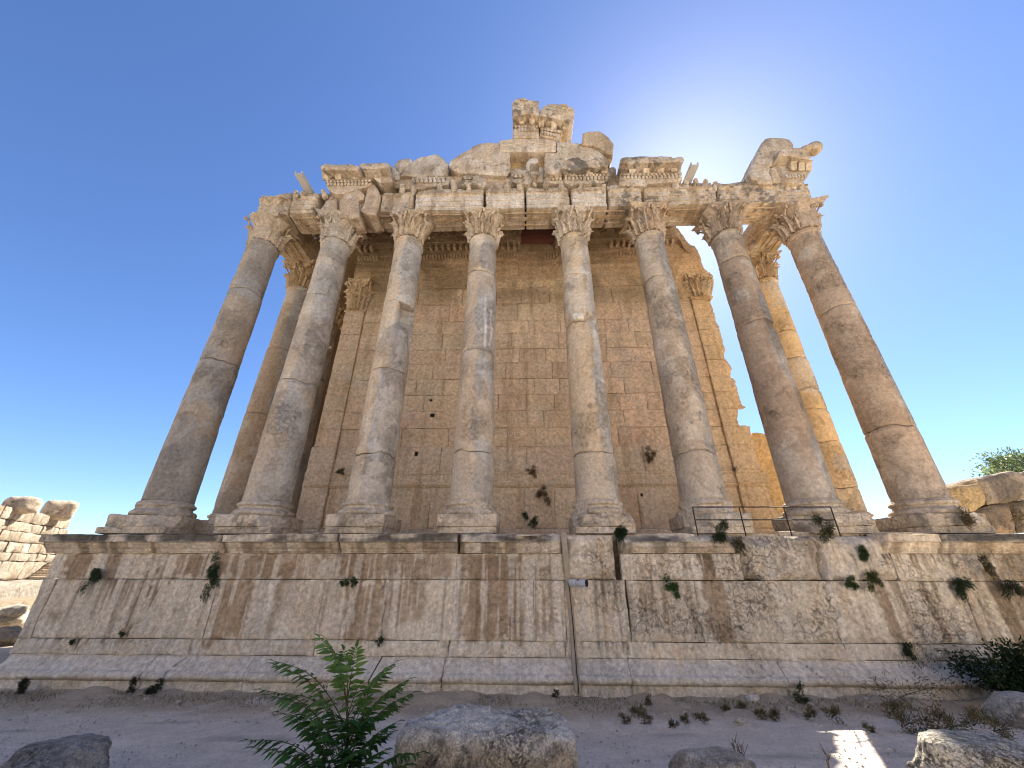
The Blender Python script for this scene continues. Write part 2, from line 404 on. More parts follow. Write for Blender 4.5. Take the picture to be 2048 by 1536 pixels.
c_ = mixc(t, 1., at.outputs['Color'], cb.outputs[0], 'MULTIPLY')
pe = math_(t, 'MULTIPLY', ramp(t, vo.outputs['Distance'], .34, .2), ramp(t, nb_, .5, .66))
c_ = mixc(t, math_(t, 'MULTIPLY', pe, .55), c_, (.55, .52, .47))
dk = ramp(t, _n(4.3, 8, .8), .60, .72)
c_ = mixc(t, math_(t, 'MULTIPLY', dk, .5), c_, (.11, .095, .075))
L.new(c_, b.inputs['Base Color'])
bp = t.nodes.new('ShaderNodeBump'); bp.inputs['Strength'].default_value = .7; bp.inputs['Distance'].default_value = .05
L.new(math_(t, 'ADD', nb_, math_(t, 'MULTIPLY', vo.outputs['Distance'], .6)), bp.inputs['Height']); L.new(bp.outputs[0], b.inputs['Normal'])
MGND = m
ground()

# a far ridge, seen only through the gap beside the last column
xs = np.linspace(-5000, 6500, 160); ys = np.linspace(5200, 7200, 10)
Y, X = np.meshgrid(ys, xs, indexing='ij'); P = np.stack([X.ravel(), Y.ravel(), 0*X.ravel()], -1)
P[:, 2] = (430+260*fbm(P, .0006, 4, 4)+60*fbm(P, .004, 3, 6))*np.sin(np.clip((P[:, 1]-5200)/2000, 0, 1)*math.pi)
Buf().add(P, grid_faces(10, 160), C3(.30, .36, .46)*.8, 0).build('mountain', plain('far_ridge', (.30, .36, .47), 1, 0, .1, .01), None, 0, kind='structure')  # blue-grey of distant haze put into the ridge colour

# ================================================================== podium
XL, XR = -17.62, 18.1
podium = thing('podium', (0, 0, .3), 'pale limestone podium with brown run-off stains and a broken moulded cornice, carrying the front columns', 'podium')
def px_rect(xa, xb, ya, yb):
    a = onY(xa, ya, 0); b = onY(xb, ya, 0); c = onY(xa, yb, 0); return a[0], b[0], c[2], a[2]
# brown skin left on the face: (left, right, top, bottom, strength, ragged)
STAINS = [px_rect(*q[:4])+q[4:] for q in [
    (138, 186, 1112, 1156, .9, .10), (216, 246, 1112, 1156, .75, .06), (304, 317, 1112, 1272, .8, .08), (329, 340, 1112, 1215, .8, .07),
    (358, 369, 1112, 1163, .7, .06), (247, 262, 1165, 1282, .55, .10), (203, 212, 1165, 1240, .5, .07), (372, 412, 1112, 1150, .85, .12), (446, 606, 1112, 1155, .85, .13),
    (606, 668, 1112, 1150, .55, .22), (446, 512, 1163, 1280, .9, .2), (512, 560, 1165, 1270, .55, .3), (560, 600, 1165, 1215, .35, .3), (678, 762, 1112, 1156, .9, .10),
    (762, 902, 1114, 1157, .65, .22), (700, 764, 1172, 1279, .7, .16), (776, 850, 1166, 1240, .6, .30), (898, 908, 1180, 1270, .3, .1),
    (932, 1044, 1112, 1280, 1.0, .07), (1067, 1079, 1130, 1282, .75, .07), (1089, 1097, 1132, 1282, .55, .06), (1396, 1424, 1108, 1158, .85, .06),
    (1402, 1446, 1160, 1284, .65, .16), (1372, 1382, 1165, 1255, .4, .08), (1500, 1640, 1075, 1158, .25, .4), (1700, 1712, 1168, 1285, .45, .2), (1742, 1772, 1166, 1285, .7, .12),
    (1790, 1806, 1166, 1260, .55, .12), (1850, 1872, 1185, 1286, .75, .10), (1905, 1925, 1170, 1286, .6, .15), (1955, 2000, 1150, 1300, .75, .25), (2010, 2060, 1120, 1330, .8, .3), (90, 125, 1225, 1245, .5, .1)]]
WHITES = [px_rect(*q) for q in [(248, 262, 1112, 1156), (592, 602, 1112, 1160), (640, 668, 1120, 1158), (672, 684, 1112, 1158), (766, 775, 1165, 1280), (905, 932, 1112, 1280), (1046, 1066, 1112, 1280), (1100, 1128, 1162, 1280), (515, 560, 1160, 1280)]]
XW0, XW1 = onY(1225, 1150, 0)[0], onY(1650, 1150, 0)[0]
XCH = [onY(1131, 1075, 0)[0], onY(1155, 1380, -.3)[0]]
CRK = [[(380, 1280), (376, 1305), (360, 1330), (345, 1362)], [(627, 1284), (622, 1312), (612, 1330), (600, 1362)], [(898, 1282), (895, 1330), (888, 1375)], [(1232, 1070), (1236, 1120), (1238, 1160)],
       [(1103, 1285), (1098, 1330), (1082, 1365)], [(1252, 1285), (1256, 1330), (1270, 1375)], [(768, 1165), (771, 1220), (764, 1280)], [(955, 1215), (953, 1280)], [(1372, 1170), (1385, 1225), (1396, 1280)],
       [(1650, 1162), (1664, 1220), (1688, 1288)], [(1825, 1300), (1860, 1345), (1880, 1375)], [(1612, 1335), (1655, 1368)], [(1960, 1190), (1985, 1250), (2000, 1290)], [(1224, 1300), (1233, 1330), (1245, 1370)], [(330, 1162), (285, 1240), (245, 1276)], [(500, 1165), (492, 1200), (485, 1235)]]
CRKW = [np.array([onY(x, y, 0)[[0, 2]] for x, y in c]) for c in CRK]
def crackdist(P):
    d = np.full(len(P), 9.); Q = P[:, [0, 2]]+.10*np.stack([vnoise(P, 2.2, 61)+.5*vnoise(P, 6, 63), vnoise(P, 2.6, 62)], -1)
    for c in CRKW:
        for a, b_ in zip(c[:-1], c[1:]):
            ab = b_-a; tt = np.clip(((Q-a)@ab)/(ab@ab), 0, 1); d = np.minimum(d, np.linalg.norm(Q-a-tt[:, None]*ab, axis=1))
    return d
def pod_wear(P):
    x, z = P[:, 0], P[:, 2]; n = fbm(P, .45, 3, 91)
    w = .25+.25*n
    w = w+(.45+.45*sstep(-.05, .25, fbm(P, .55, 3, 93)))*sstep(XW0-1, XW0+.5, x+n)*(1-sstep(XW1-.4, XW1+.8, x+n))*sstep(1.5, 2.2, z+.5*n)
    w = w+.4*sstep(11, 15, x+2*n)+.3*sstep(.2, .6, n)
    return np.clip(w, .05, 1)
def pod_col(P):
    x, z = P[:, 0], P[:, 2]; n = fbm(P, .7, 4, 40); h = fbm(P*np.array([3.2, 1, .35]), 1.0, 4, 42); k = fbm(P, 3.1, 4, 44)
    c = LIGHT*(1+.16*n+.10*k)[:, None]
    c = mix(c, TAN*1.05, (.55*sstep(.05, .5, h+.3*n))[:, None])
    c = mix(c, WHITE, (.55*sstep(.1, .5, fbm(P, 1.1, 4, 50)))[:, None])
    c = mix(c, C3(.63, .585, .52), (.6*(1-sstep(1.05, 1.7, z+.3*n)))[:, None])          # cool skylight put into the colour of the wall foot
    k2 = fbm(P, 8, 4, 45); sx = P[:, 0]+.16*h+.11*k+.05*k2; szz = P[:, 2]+.34*fbm(P*np.array([2.6, 1, .5]), 1.3, 4, 46)
    for x0, x1, z0, z1, s, rg in STAINS:
        d = np.minimum(np.minimum(sx-x0, x1-sx)*1.0, np.minimum((szz-z0)*1.0, (P[:, 2]-z1)*-1+.06))
        mk = sstep(-rg*.5, rg*.4, d+rg*1.3*k+.05*k2)*s
        mk = mk*np.clip(1.05+.5*fbm(P, 2.4, 4, 48)-.25*sstep(.1, .5, fbm(P, 4.7, 3, 49)), 0, 1)
        wd = np.clip((x1-x0)/1.2, 0, 1); c = mix(c, mix(BROWN*1.1, C3(.355, .26, .17), wd)*(1+.3*n+.2*k)[:, None], np.clip(mk*(1+.25*wd), 0, 1)[:, None])
    for x0, x1, z0, z1 in WHITES:
        d = np.minimum(np.minimum(sx-x0, x1-sx), np.minimum(szz-z0, z1-P[:, 2]))
        c = mix(c, WHITE, (.7*sstep(-.06, .12, d+.1*k))[:, None])
    st = sstep(.18, .46, fbm(P*np.array([7, 1, .35]), 1.0, 4, 55)+.15*n)*sstep(1.2, 2.4, z)   # thin dark run-off
    c = mix(c, BROWN*.95, (.5*st*sstep(-.2, .3, fbm(P, .35, 2, 57)))[:, None])
    led = np.maximum(np.exp(-np.clip(3.58-z, 0, 9)/.9)*(z < 3.58), np.maximum(np.exp(-np.clip(4.44-z, 0, 9)/.6)*(z < 4.44), np.exp(-np.clip(1.78-z, 0, 9)/.3)*(z < 1.78)))
    lm = sstep(-.12, .22, fbm(P*np.array([1, 1, .5]), .33, 3, 149)+.12*np.sin(x*1.1)); led = led*(.35+.65*lm)
    hf = fbm(P*np.array([9, 1, .3]), 1.0, 3, 151, .6); hf2 = fbm(P*np.array([5.5, 1, .22]), 1.0, 4, 153, .6)
    c = mix(c, BROWN*.75, (.75*sstep(.16, .34, hf2+.22*led-.10+.2*n)*np.clip(.15+led, 0, 1)*(.25+.75*lm)*sstep(1.3, 2.0, z))[:, None])
    c = mix(c, DARKS, (.6*sstep(.24, .40, hf+.28*led-.14)*led*sstep(1.2, 1.6, z))[:, None])
    c = mix(c, WHITE*1.03, (.6*sstep(.20, .36, -hf+.1*led)*sstep(1.3, 2.0, z))[:, None])
    dk = sstep(13.5, 17.5, x+1.6*n)*sstep(-.3, .5, h+.35)
    c = mix(c, DARKS*1.2, (.75*dk)[:, None])
    cd_ = crackdist(P); c = mix(c, C3(.035, .028, .02), (.8*(1-sstep(.006, .034, cd_+.02*fbm(P, 3, 3, 59)+.012))*sstep(-.45, .05, fbm(P, 1.3, 3, 58)))[:, None])
    return c
def pod_disp(P, amp=1.):
    w = pod_wear(P); a = (w-.25).clip(0, 1)
    rid = 1-np.abs(fbm(P, 1.35, 4, 70))*2.2
    P = P.copy(); P[:, 1] += amp*(a*(.11*fbm(P, 1.6, 6, 72, .6)+.09*np.clip(rid-.70, 0, 1)*2)+.06*(1-sstep(.01, .06, crackdist(P))))
    return P
def blockrow(buf, joints, z0, z1, Y, gap=.018, res=.05, seed=0, **kw):
    for i, (a, b_) in enumerate(zip(joints[:-1], joints[1:])):
        V, F = face_sheet(a+gap*.5, b_-gap*.5, z0+gap*.4, z1-gap*.4, Y+.012*math.sin(i*7.3+seed), res, seed=seed*50+i, **kw)
        V = pod_disp(V); buf.add(V, F, pod_col(V)*(1+.10*math.sin(i*12.9+seed*3.1)), pod_wear(V))
def jx(pxs, y): return [XL]+[onY(x, y, 0)[0] for x in pxs]+[XR]
wall = Buf()
blockrow(wall, jx([140, 408, 672, 912, 1131], 1135)[:-1], 3.585, 4.44, 0, seed=1)
blockrow(wall, [onY(1131, 1135, 0)[0], onY(1231, 1120, 0)[0]], 3.585, 5.06, -.13, seed=2, amp=.06, edge=.16, ew=.22, gap=.05, depth=.8)
blockrow(wall, [onY(1240, 1120, 0)[0], onY(1482, 1120, 0)[0]], 3.585, 4.44, -.04, seed=3, amp=.03, gap=.03)
blockrow(wall, [onY(1482, 1120, 0)[0], onY(1640, 1120, 0)[0], onY(1785, 1120, 0)[0]], 3.585, 5.02, -.08, seed=4, amp=.09, edge=.22, ew=.30, gap=.03, depth=.8)
blockrow(wall, [onY(1785, 1120, 0)[0], onY(1905, 1120, 0)[0], XR], 3.585, 4.44, 0, seed=5)
blockrow(wall, jx([84, 420, 768, 1068, 1131], 1220)[:-1], 1.785, 3.58, 0, seed=6)
xa, xb, xc = onY(1131, 1220, 0)[0], onY(1258, 1220, 0)[0], onY(1665, 1220, 0)[0]
blockrow(wall, [xa, xb-.02], 1.785, 3.58, 0, seed=7)
blockrow(wall, [xb, onY(1398, 1220, 0)[0], xc], 1.785, 3.58, -.015, seed=8)
blockrow(wall, [xc, onY(1945, 1220, 0)[0], XR], 1.785, 3.58, .03, seed=9)
blockrow(wall, jx([150, 378, 627, 897, 1131, 1253, 1524, 1690, 1840], 1296), 1.335, 1.78, 0, seed=10)
wall.build('wall_face', MPOD, podium)
# moulded foot: socle, torus, cyma and fillets
bp_prof = [(-.33, -.3), (-.33, .695), (-.30, .705)]
bp_prof += [(-.335-.11*math.sin(a), .835-.125*math.cos(a)) for a in np.linspace(.15, 3.0, 9)]
bp_prof += [(-.325, .965), (-.30, .985), (-.285, 1.02), (-.22, 1.10), (-.13, 1.18), (-.085, 1.245), (-.075, 1.255), (-.075, 1.295), (-.045, 1.30), (-.045, 1.33), (.3, 1.33), (.3, -.3)]
pr = np.concatenate([resample(bp_prof[:3], .06, False), np.array(bp_prof[3:12]), resample(bp_prof[12:], .05, False)])
base = Buf(); js = jx([300, 500, 888, 1152, 1258, 1560, 1835], 1350)
for i, (a, b_) in enumerate(zip(js[:-1], js[1:])):
    def dsp(P, i=i, a=a, b_=b_):
        e = .5+.5*fbm(P, .8, 3, 130); brk = sstep(.35, .7, e+.3*sstep(12, 17, P[:, 0])+.35*(np.abs(P[:, 0]-9.9) < .5))
        P = P.copy(); f = P[:, 1] < .2
        P[:, 1] += f*(brk*(.09+.07*fbm(P, 2.5, 3, 133))+.012*fbm(P, 3, 3, 131)+.10*np.clip(1-np.minimum(P[:, 0]-a, b_-P[:, 0])/.07, 0, 1)**2*(.4+e))
        return P
    V, F = sweep(pr, np.linspace(a+.008, b_-.008, max(4, int((b_-a)/.07))), dsp)
    c = pod_col(V); st = sstep(.0, .4, fbm(V*np.array([1.2, 1, .4]), .7, 3, 136))*sstep(-.35, -.5, -V[:, 2]*0+V[:, 1]-.02)
    c = mix(c, BROWN*.8, (.5*np.exp(-((V[:, 2]-.76)/.05)**2)*sstep(-.3, .2, fbm(V, .6, 3, 138)))[:, None])
    base.add(V, F, c, np.clip(pod_wear(V)-.1, 0, 1))
base.build('base_moulding', MPOD, podium)
# crowning cornice, block by block; ero = how far the weather has taken the profile back to a rough face
cpro = [(.02, 4.44), (-.05, 4.445), (-.05, 4.49), (-.09, 4.50), (-.10, 4.56), (-.20, 4.63), (-.27, 4.73), (-.29, 4.745), (-.29, 4.79), (-.46, 4.80), (-.475, 4.81), (-.475, 4.99), (-.50, 5.0), (-.50, 5.07), (-.3, 5.09), (.55, 5.10), (.55, 4.44)]
cpro_r = resample(cpro, .045)
blk = [(XL-.42, onY(438, 1090, -.4)[0], .12), (onY(440, 1090, -.4)[0], onY(671, 1090, -.4)[0], 0.), (onY(674, 1090, -.4)[0], onY(912.5, 1090, -.4)[0], 0.), (onY(915, 1090, -.4)[0], onY(1126, 1090, -.3)[0], .45),
       (onY(1245, 1090, -.3)[0], onY(1482, 1090, -.3)[0], .72), (onY(1780, 1090, -.4)[0], onY(1893, 1090, -.4)[0], .05), (onY(1897, 1090, -.4)[0], XR+.4, .25)]
for i, (a, b_, ero) in enumerate(blk):
    def dsp(P, i=i, a=a, b_=b_, ero=ero):
        P = P.copy(); f = P[:, 1] < .4; x = P[:, 0]
        n = fbm(P, .9, 4, 150+i); e = np.clip(ero+.9*n*(.25+ero), 0, 1)
        if i == 3: e = np.clip(e+.6*sstep(a+2.2, b_, x)+.3*sstep(.1, .3, vnoise(P, 1.1, 158)), 0, 1)
        if i == 4: e = np.clip(np.where(P[:, 2] > 4.66, .95, .25)+.4*n+.7*(1-sstep(a, a+.7, x))+.6*sstep(b_-.9, b_, x), 0, 1)
        rough_y = -.10+.10*fbm(P, 1.6, 4, 160)+.25*sstep(4.8, 5.1, P[:, 2])
        P[:, 1] = np.where(f, mix(P[:, 1], rough_y, e), P[:, 1])
        lip = f*(P[:, 2] > 4.78)*(P[:, 1] < -.3)
        P[:, 1] += lip*.10*sstep(-.05, .35, fbm(P*np.array([1, 0, 0])+i, 2.4, 4, 166))+f*.014*fbm(P, 4, 3, 168)
        P[:, 2] += (P[:, 2] > 5.02)*(.05*fbm(P, 1.2, 4, 170)-.02+.09*(e > .5)*fbm(P, .9, 3, 171))
        d = np.minimum(x-a, b_-x); P[:, 1] += f*np.clip(1-d/(.10+.1*ero), 0, 1)**2*(.12+.3*ero)
        return P
    V, F = sweep(cpro_r, np.linspace(a, b_, max(6, int((b_-a)/.06))), dsp)
    n = fbm(V, .9, 4, 180); c = pod_col(V)
    c = mix(c, TAN*.95, (.5*((V[:, 2] < 4.79)*1.)*sstep(-.5, .2, n))[:, None])
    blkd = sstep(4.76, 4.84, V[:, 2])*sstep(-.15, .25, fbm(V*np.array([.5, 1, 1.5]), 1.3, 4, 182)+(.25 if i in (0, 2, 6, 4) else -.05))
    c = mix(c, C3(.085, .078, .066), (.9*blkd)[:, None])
    c = mix(c, WHITE*.95, (.5*sstep(5.03, 5.09, V[:, 2])*sstep(-.1, .3, fbm(V, 2.3, 3, 184)))[:, None])
    stripe = sstep(.1, .35, fbm(V*np.array([2.6, 0, .2]), 1., 3, 186))*(V[:, 2] < 4.8)
    c = mix(c, C3(.16, .12, .075), (.6*stripe)[:, None])
    Buf().add(V, F, c, np.clip(.3+.5*ero+.3*n, 0, 1)).build('cornice_block', MPOD, podium)
# core, flank, floor, and the paving course under the columns
core = Buf()
for (x0, x1, y0, y1, z0, z1) in [(XL+.05, XR-.05, .56, 62, -.2, 5.02)]:
    V, F = rough_box(((x0+x1)/2, (y0+y1)/2, (z0+z1)/2), (x1-x0, y1-y0, z1-z0), 1.2, .05, .01, 1, 3); core.add(V, F, DARKS*1.6, .3)
core.build('core', MPOD, podium)
fl = Buf(); rs = np.random.RandomState(5)
for iy, (y0, y1) in enumerate([(.55, 4.4), (4.4, 9)]+[(9+4*k, 13+4*k) for k in range(12)]):
    for ix in range(12):
        x0 = XL+.4+ix*2.95; h = 5.16+.05*rs.uniform(-1, 1)
        if iy == 0: h += .04*math.sin(ix*5.1)
        V, F = rough_box((x0+1.47, (y0+y1)/2, h-.15), (2.93, y1-y0-.02, .3), .35 if iy else .14, .05, .02, 1.3, ix+iy*13)
        fl.add(V, F, mix(LIGHT, TAN, .3)*rs.uniform(.85, 1.08), .5)
fl.build('paving', MPOD, podium)

# ================================================================== columns
CX = [-15.46, -11.11, -6.75, -2.40, 2.86, 7.21, 11.57, 15.92]; CY = 1.5
ZB, ZT, RB, RT = 6.39, 21.05, .9, .76
def rad(z):
    q = np.clip((z-ZB)/(ZT-ZB), 0, 1); return RB-(RB-RT)*q**1.15
def zpx(i, y, x):
    """height on the near side of column i that the photograph shows at (x, y)"""
    z = onY(x, y, CY-.8)[2]; return z
# seat, tone and damage of every front column
COLS = [
    dict(j=[(481, 573), (434, 717)], gt=-.35, gd=.78, tan=C3(.40, .31, .21), lab='dark grey front column at the left end, its capital worn smooth and its plinth split', flaw=[]),
    dict(j=[(657, 583), (590, 758)], gt=-.05, gd=.95, tan=C3(.50, .40, .285), lab='grey buff front column, second from left, its capital a worn round lump', flaw=[]),
    dict(j=[(815, 600), (760, 737), (766, 905)], gt=.1, gd=1.12, tan=C3(.56, .44, .30), lab='pale column with a gaping jagged break high on its right side', flaw=[]),
    dict(j=[(969, 538), (955, 698), (942, 901)], gt=.0, gd=1.0, tan=C3(.54, .42, .29), lab='column with white drip marks on its upper shaft, left of the middle gap', flaw=[]),
    dict(j=[(1150, 545), (1160, 642), (1190, 902)], gt=.25, gd=1.25, tan=C3(.55, .42, .275), lab='column with a pale fresh stone patch high on its shaft, right of the middle gap', flaw=[]),
    dict(j=[(1329, 548), (1395, 903)], gt=.2, gd=1.0, tan=C3(.45, .355, .25), lab='front column whose capital keeps its flaring abacus corners, beside the metal railing', flaw=[]),
    dict(j=[(1493, 510), (1519, 639)], gt=.25, gd=.85, tan=C3(.37, .275, .19), lab='brown front column with a gouged notch under its upper joint, behind the railing', flaw=[]),
    dict(j=[(1650, 610), (1800, 850)], gt=.35, gd=.95, tan=C3(.44, .325, .22), lab='tan front column at the right end under the jutting corner cornice block', flaw=[]),
]
def shaft_col(P, cx, cy, d, seed):
    th = np.arctan2(P[:, 1]-cy, P[:, 0]-cx); r = np.hypot(P[:, 0]-cx, P[:, 1]-cy)+1e-6; u = (P[:, 0]-cx)/r
    S3 = np.stack([(P[:, 0]-cx)*1.0+seed*7, P[:, 1], P[:, 2]*.35], -1); S2 = P+seed*11.3
    n = fbm(S3, .8, 4, 200+seed); k = fbm(S2, 2.2, 4, 210); ff = fbm(S2, 7, 3, 212)
    c = d['tan']*1.14*(1+.12*n+.08*k)[:, None]
    c = mix(c, C3(.58, .50, .39)*min(1.1, d['gd']+.1), (.6*sstep(.05, .2, fbm(S2, .7, 5, 214)+.12*ff))[:, None])
    di = np.zeros(len(P))
    for zj in d['zj']: di += (P[:, 2] > zj)
    dr = np.array([math.sin(seed*3.3+q*2.1) for q in range(12)])[di.astype(int)]
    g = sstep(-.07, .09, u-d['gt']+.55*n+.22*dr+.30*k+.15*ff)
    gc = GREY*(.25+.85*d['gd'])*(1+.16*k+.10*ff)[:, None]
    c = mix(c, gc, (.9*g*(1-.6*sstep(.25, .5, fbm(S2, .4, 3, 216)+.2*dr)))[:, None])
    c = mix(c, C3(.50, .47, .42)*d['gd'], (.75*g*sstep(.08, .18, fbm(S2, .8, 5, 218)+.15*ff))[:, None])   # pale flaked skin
    c = mix(c, WHITE*.85, (.6*(1-sstep(ZB+.2, ZB+3.2, P[:, 2]+.9*n)))[:, None]*np.clip(d['gd'], .3, 1)*.8)
    return c, np.clip(.22+.5*sstep(.0, .1, fbm(S2, .6, 5, 219))+(.45*sstep(-.05, .15, u-.1+.3*n) if seed in (4, 5, 6, 7) else .0)+.25*n, .05, 1)
def capital(cap, aba, cx, cy, z0, H, rn, seed, dmg=lambda th: 0*th, abw=1.3, clip=None, tone=C3(.50, .40, .28)):
    rs = np.random.RandomState(seed)
    def col(V): 
        n = fbm(V, 1.6, 4, 240+seed); q = tone*(1+.25*n)[:, None]
        return mix(q, GREY*1.0, (.45*sstep(.1, .5, fbm(V, .9, 3, 241+seed)))[:, None])
    hb = H*.86
    bell = [(rn*.98, z0-.02), (rn*.84, z0+.06), (rn*.82, z0+.3*hb), (rn*.86, z0+.6*hb), (rn*1.0, z0+.8*hb), (rn*1.2, z0+.97*hb), (rn*1.22, z0+hb)]
    def dl(P):
        th = np.arctan2(P[:, 1]-cy, P[:, 0]-cx); dm = dmg(th)*sstep(z0+.1, z0+.5, P[:, 2])
        s = 1+dm*(.25+.09*fbm(P, 1.8, 4, seed)); P = P.copy()
        s = s+.03*fbm(P, 3.5, 3, seed+4)
        P[:, 0] = cx+(P[:, 0]-cx)*s; P[:, 1] = cy+(P[:, 1]-cy)*s; return P
    V, F = lathe(resample(bell, .09, False), cx, cy, 56, dl); c0 = col(V); cap.add(V, F, c0*.95, .5)
    nu, nv = 15, 16; uu = np.linspace(-1, 1, nu); vv = np.linspace(0, 1, nv); U, Vv = np.meshgrid(uu, vv)
    def leaf(th, zb, hh, w, proj, ph):
        hw = w/2*(.70+.5*np.sin(math.pi*np.clip(Vv*1.02, 0, 1)))*(1-.55*np.clip(Vv-.72, 0, 1)/.28)
        lob = 1-.46*np.abs(np.sin(Vv*math.pi*2.5+ph))*sstep(.35, .9, np.abs(U)); tng = U*hw*lob
        vt = np.where(Vv < .82, Vv, .82+.10*np.sin((Vv-.82)/.18*math.pi*.95)); z = zb+hh*vt+.035*hh*np.abs(U)*np.sin(Vv*math.pi*7)
        out = .03+proj*(Vv**2.2)+proj*.9*np.clip(Vv-.80, 0, 1)*2.4
        out = out+.11*np.cos(U*math.pi*2.2)*(.6+.4*Vv)+.06*np.exp(-(U/.13)**2)-.09*U**2+.06*np.sin(Vv*math.pi*7)*np.abs(U)
        a = th+tng/(rn*1.05); rr = rn*.98+out
        dm = np.clip(dmg((a+math.pi) % (2*math.pi)-math.pi), 0, 1); rr = mix(rr, rn*1.0+.02*out, dm)
        return a, rr, z
    def addleaf(*q):
        a, rr, z = leaf(*q); P = np.stack([cx+rr*np.cos(a), cy+rr*np.sin(a), z], -1).reshape(-1, 3)
        P += .022*np.stack([fbm(P, 4, 2, seed+7), fbm(P, 4, 2, seed+8), fbm(P, 4, 2, seed+9)], -1)
        rb = np.minimum(rr-.05, rn*1.0+(rr-rn)*.5); B = np.stack([cx+rb*np.cos(a), cy+rb*np.sin(a), z-.02], -1).reshape(-1, 3); n = len(P)
        ring = np.concatenate([np.arange(nu), np.arange(1, nv)*nu+nu-1, (nv-1)*nu+np.arange(nu-2, -1, -1), np.arange(nv-2, 0, -1)*nu]); rn2 = np.roll(ring, -1)
        fF = grid_faces(nv, nu); V = np.concatenate([P, B]); cap.add(V, [fF, fF[:, ::-1]+n, np.stack([ring, ring+n, rn2+n, rn2], -1)], col(V)*1.06, .35)
    for k in range(8): addleaf(k*math.pi/4+.02*rs.randn(), z0+.03, H*.42*(1+.05*rs.randn()), .54, .18, rs.uniform(0, 2))
    for k in range(8): addleaf((k+.5)*math.pi/4+.02*rs.randn(), z0+.06, H*.70*(1+.05*rs.randn()), .56, .25, rs.uniform(0, 2))
    # stems rising to the corner volutes and the small inner helices
    for k in range(4):
        for sg in (-1, 1):
            th0 = k*math.pi/2+math.pi/4; 
            for inner in (0, 1):
                pts = []
                for q in np.linspace(0, 1, 18):
                    th = th0+sg*(.50-(.42*q if not inner else -.20*q)); rr = rn*1.12+(.40 if not inner else .16)*q**1.6; z = z0+H*(.55+.30*q)
                    pts.append((th, rr, z))
                ee = pts[-1]
                for q in np.linspace(.1, 1, 16):
                    ph = q*2.6*math.pi; ra = .10*(1-.75*q); pts.append((ee[0]+sg*0, ee[1]+ra*math.sin(ph)*.9, ee[2]-.10+ra*math.cos(ph)))
                T = np.array(pts); T[:, 1] = mix(T[:, 1], rn*1.1, np.clip(dmg(T[:, 0].copy()*0+((T[0, 0]+math.pi) % (2*math.pi)-math.pi)), 0, 1))
                V, F = tube(np.stack([cx+T[:, 1]*np.cos(T[:, 0]), cy+T[:, 1]*np.sin(T[:, 0]), T[:, 2]], -1), np.linspace(.065, .045, len(T)), 6)
                cap.add(V, F, col(V)*1.04, .3)
    # abacus: four hollowed sides, cut corners
    pts = []; hw = abw
    for k in range(4):
        for q in np.linspace(-1, 1, 15)[:-1]:
            dpt = abw*.80-(.17*abw)*(1-q*q)+.02; p = np.array([q*abw*.86, -dpt-(.06*abw)]); a = k*math.pi/2; pts.append([p[0]*math.cos(a)-p[1]*math.sin(a), p[0]*math.sin(a)+p[1]*math.cos(a)])
    pts = np.array(pts); V = []; ze = z0+H; zs = [(ze-H*.155, .86), (ze-H*.10, .90), (ze-H*.085, .97), (ze-H*.03, 1.0), (ze-.005, 1.0)]
    for z, s in zs:
        q = np.stack([cx+pts[:, 0]*s, cy+pts[:, 1]*s, np.full(len(pts), z)], -1); V.append(q)
    V = np.concatenate(V); th = np.arctan2(V[:, 1]-cy, V[:, 0]-cx); rr = np.hypot(V[:, 0]-cx, V[:, 1]-cy)
    lim = (1.12*rn+.22*(1+fbm(V, 1.5, 3, seed+60)))
    dm = np.clip(dmg(th)+(clip(th) if clip else 0), 0, 1); r2 = mix(rr, np.minimum(rr, lim), dm)+.02*fbm(V, 3, 3, seed+61)
    V[:, 0] = cx+np.cos(th)*r2; V[:, 1] = cy+np.sin(th)*r2; n = len(pts)
    aba.add(V, [grid_faces(len(zs), n, True), np.arange(n)[None, ::-1], ((len(zs)-1)*n+np.arange(n))[None]], col(V), .5)
    for k in range(4):
        th = k*math.pi/2; dm = float(np.clip(dmg(np.array([(th+math.pi) % (2*math.pi)-math.pi])), 0, 1)[0])
        if dm < .5:
            V, F = lump((cx+(abw*.72)*math.cos(th), cy+(abw*.72)*math.sin(th), ze-H*.10), (.15, .15, .14), seed+k, .3, 2, 2); cap.add(V, F, col(V), .4)
def ang(a, w):                                        # damage centred on compass direction a (degrees, -90 faces the viewer)
    a = R(a); return lambda th: sstep(w*1.25, w*.7, np.abs((th-a+math.pi) % (2*math.pi)-math.pi)*180/math.pi)
def zero(th): return 0*th
def either(*fs): return lambda th: np.clip(sum(f(th) for f in fs), 0, 1)
DMG = [(either(ang(-92, 50), ang(-20, 20)), None), (ang(-62, 38), None), (ang(30, 40), ang(-90, 200)), (ang(-30, 18), ang(-90, 200)), (zero, ang(-90, 200)), (zero, None), (ang(-150, 20), ang(-140, 50)), (ang(-98, 24), ang(-140, 60))]
def plinth(buf, cx, cy, i, c):
    cuts = {0: [((1, -1.1, .35), 1.05), ((1, -.2, .9), 1.02)], 1: [((1.2, -.8, .6), 1.05)], 4: [((-1, -.6, .5), 1.2), ((1, -.7, .9), 1.15)], 5: [((-1, -1, .3), 1.05)], 6: [((-1, -1, .2), 1.0), ((-.3, -1, 1), 1.0)], 7: [((1, -.7, .6), 1.25)]}.get(i, [])
    a = .02 if i in (2, 3, 1) else .05
    V, F = rough_box((cx, cy, 5.615), (2.3, 2.3, .47), .06, .05, a, 1.7, 300+i, cuts)
    buf.add(V, F, pod_col_simple(V, c), .55 if i < 4 else .8)
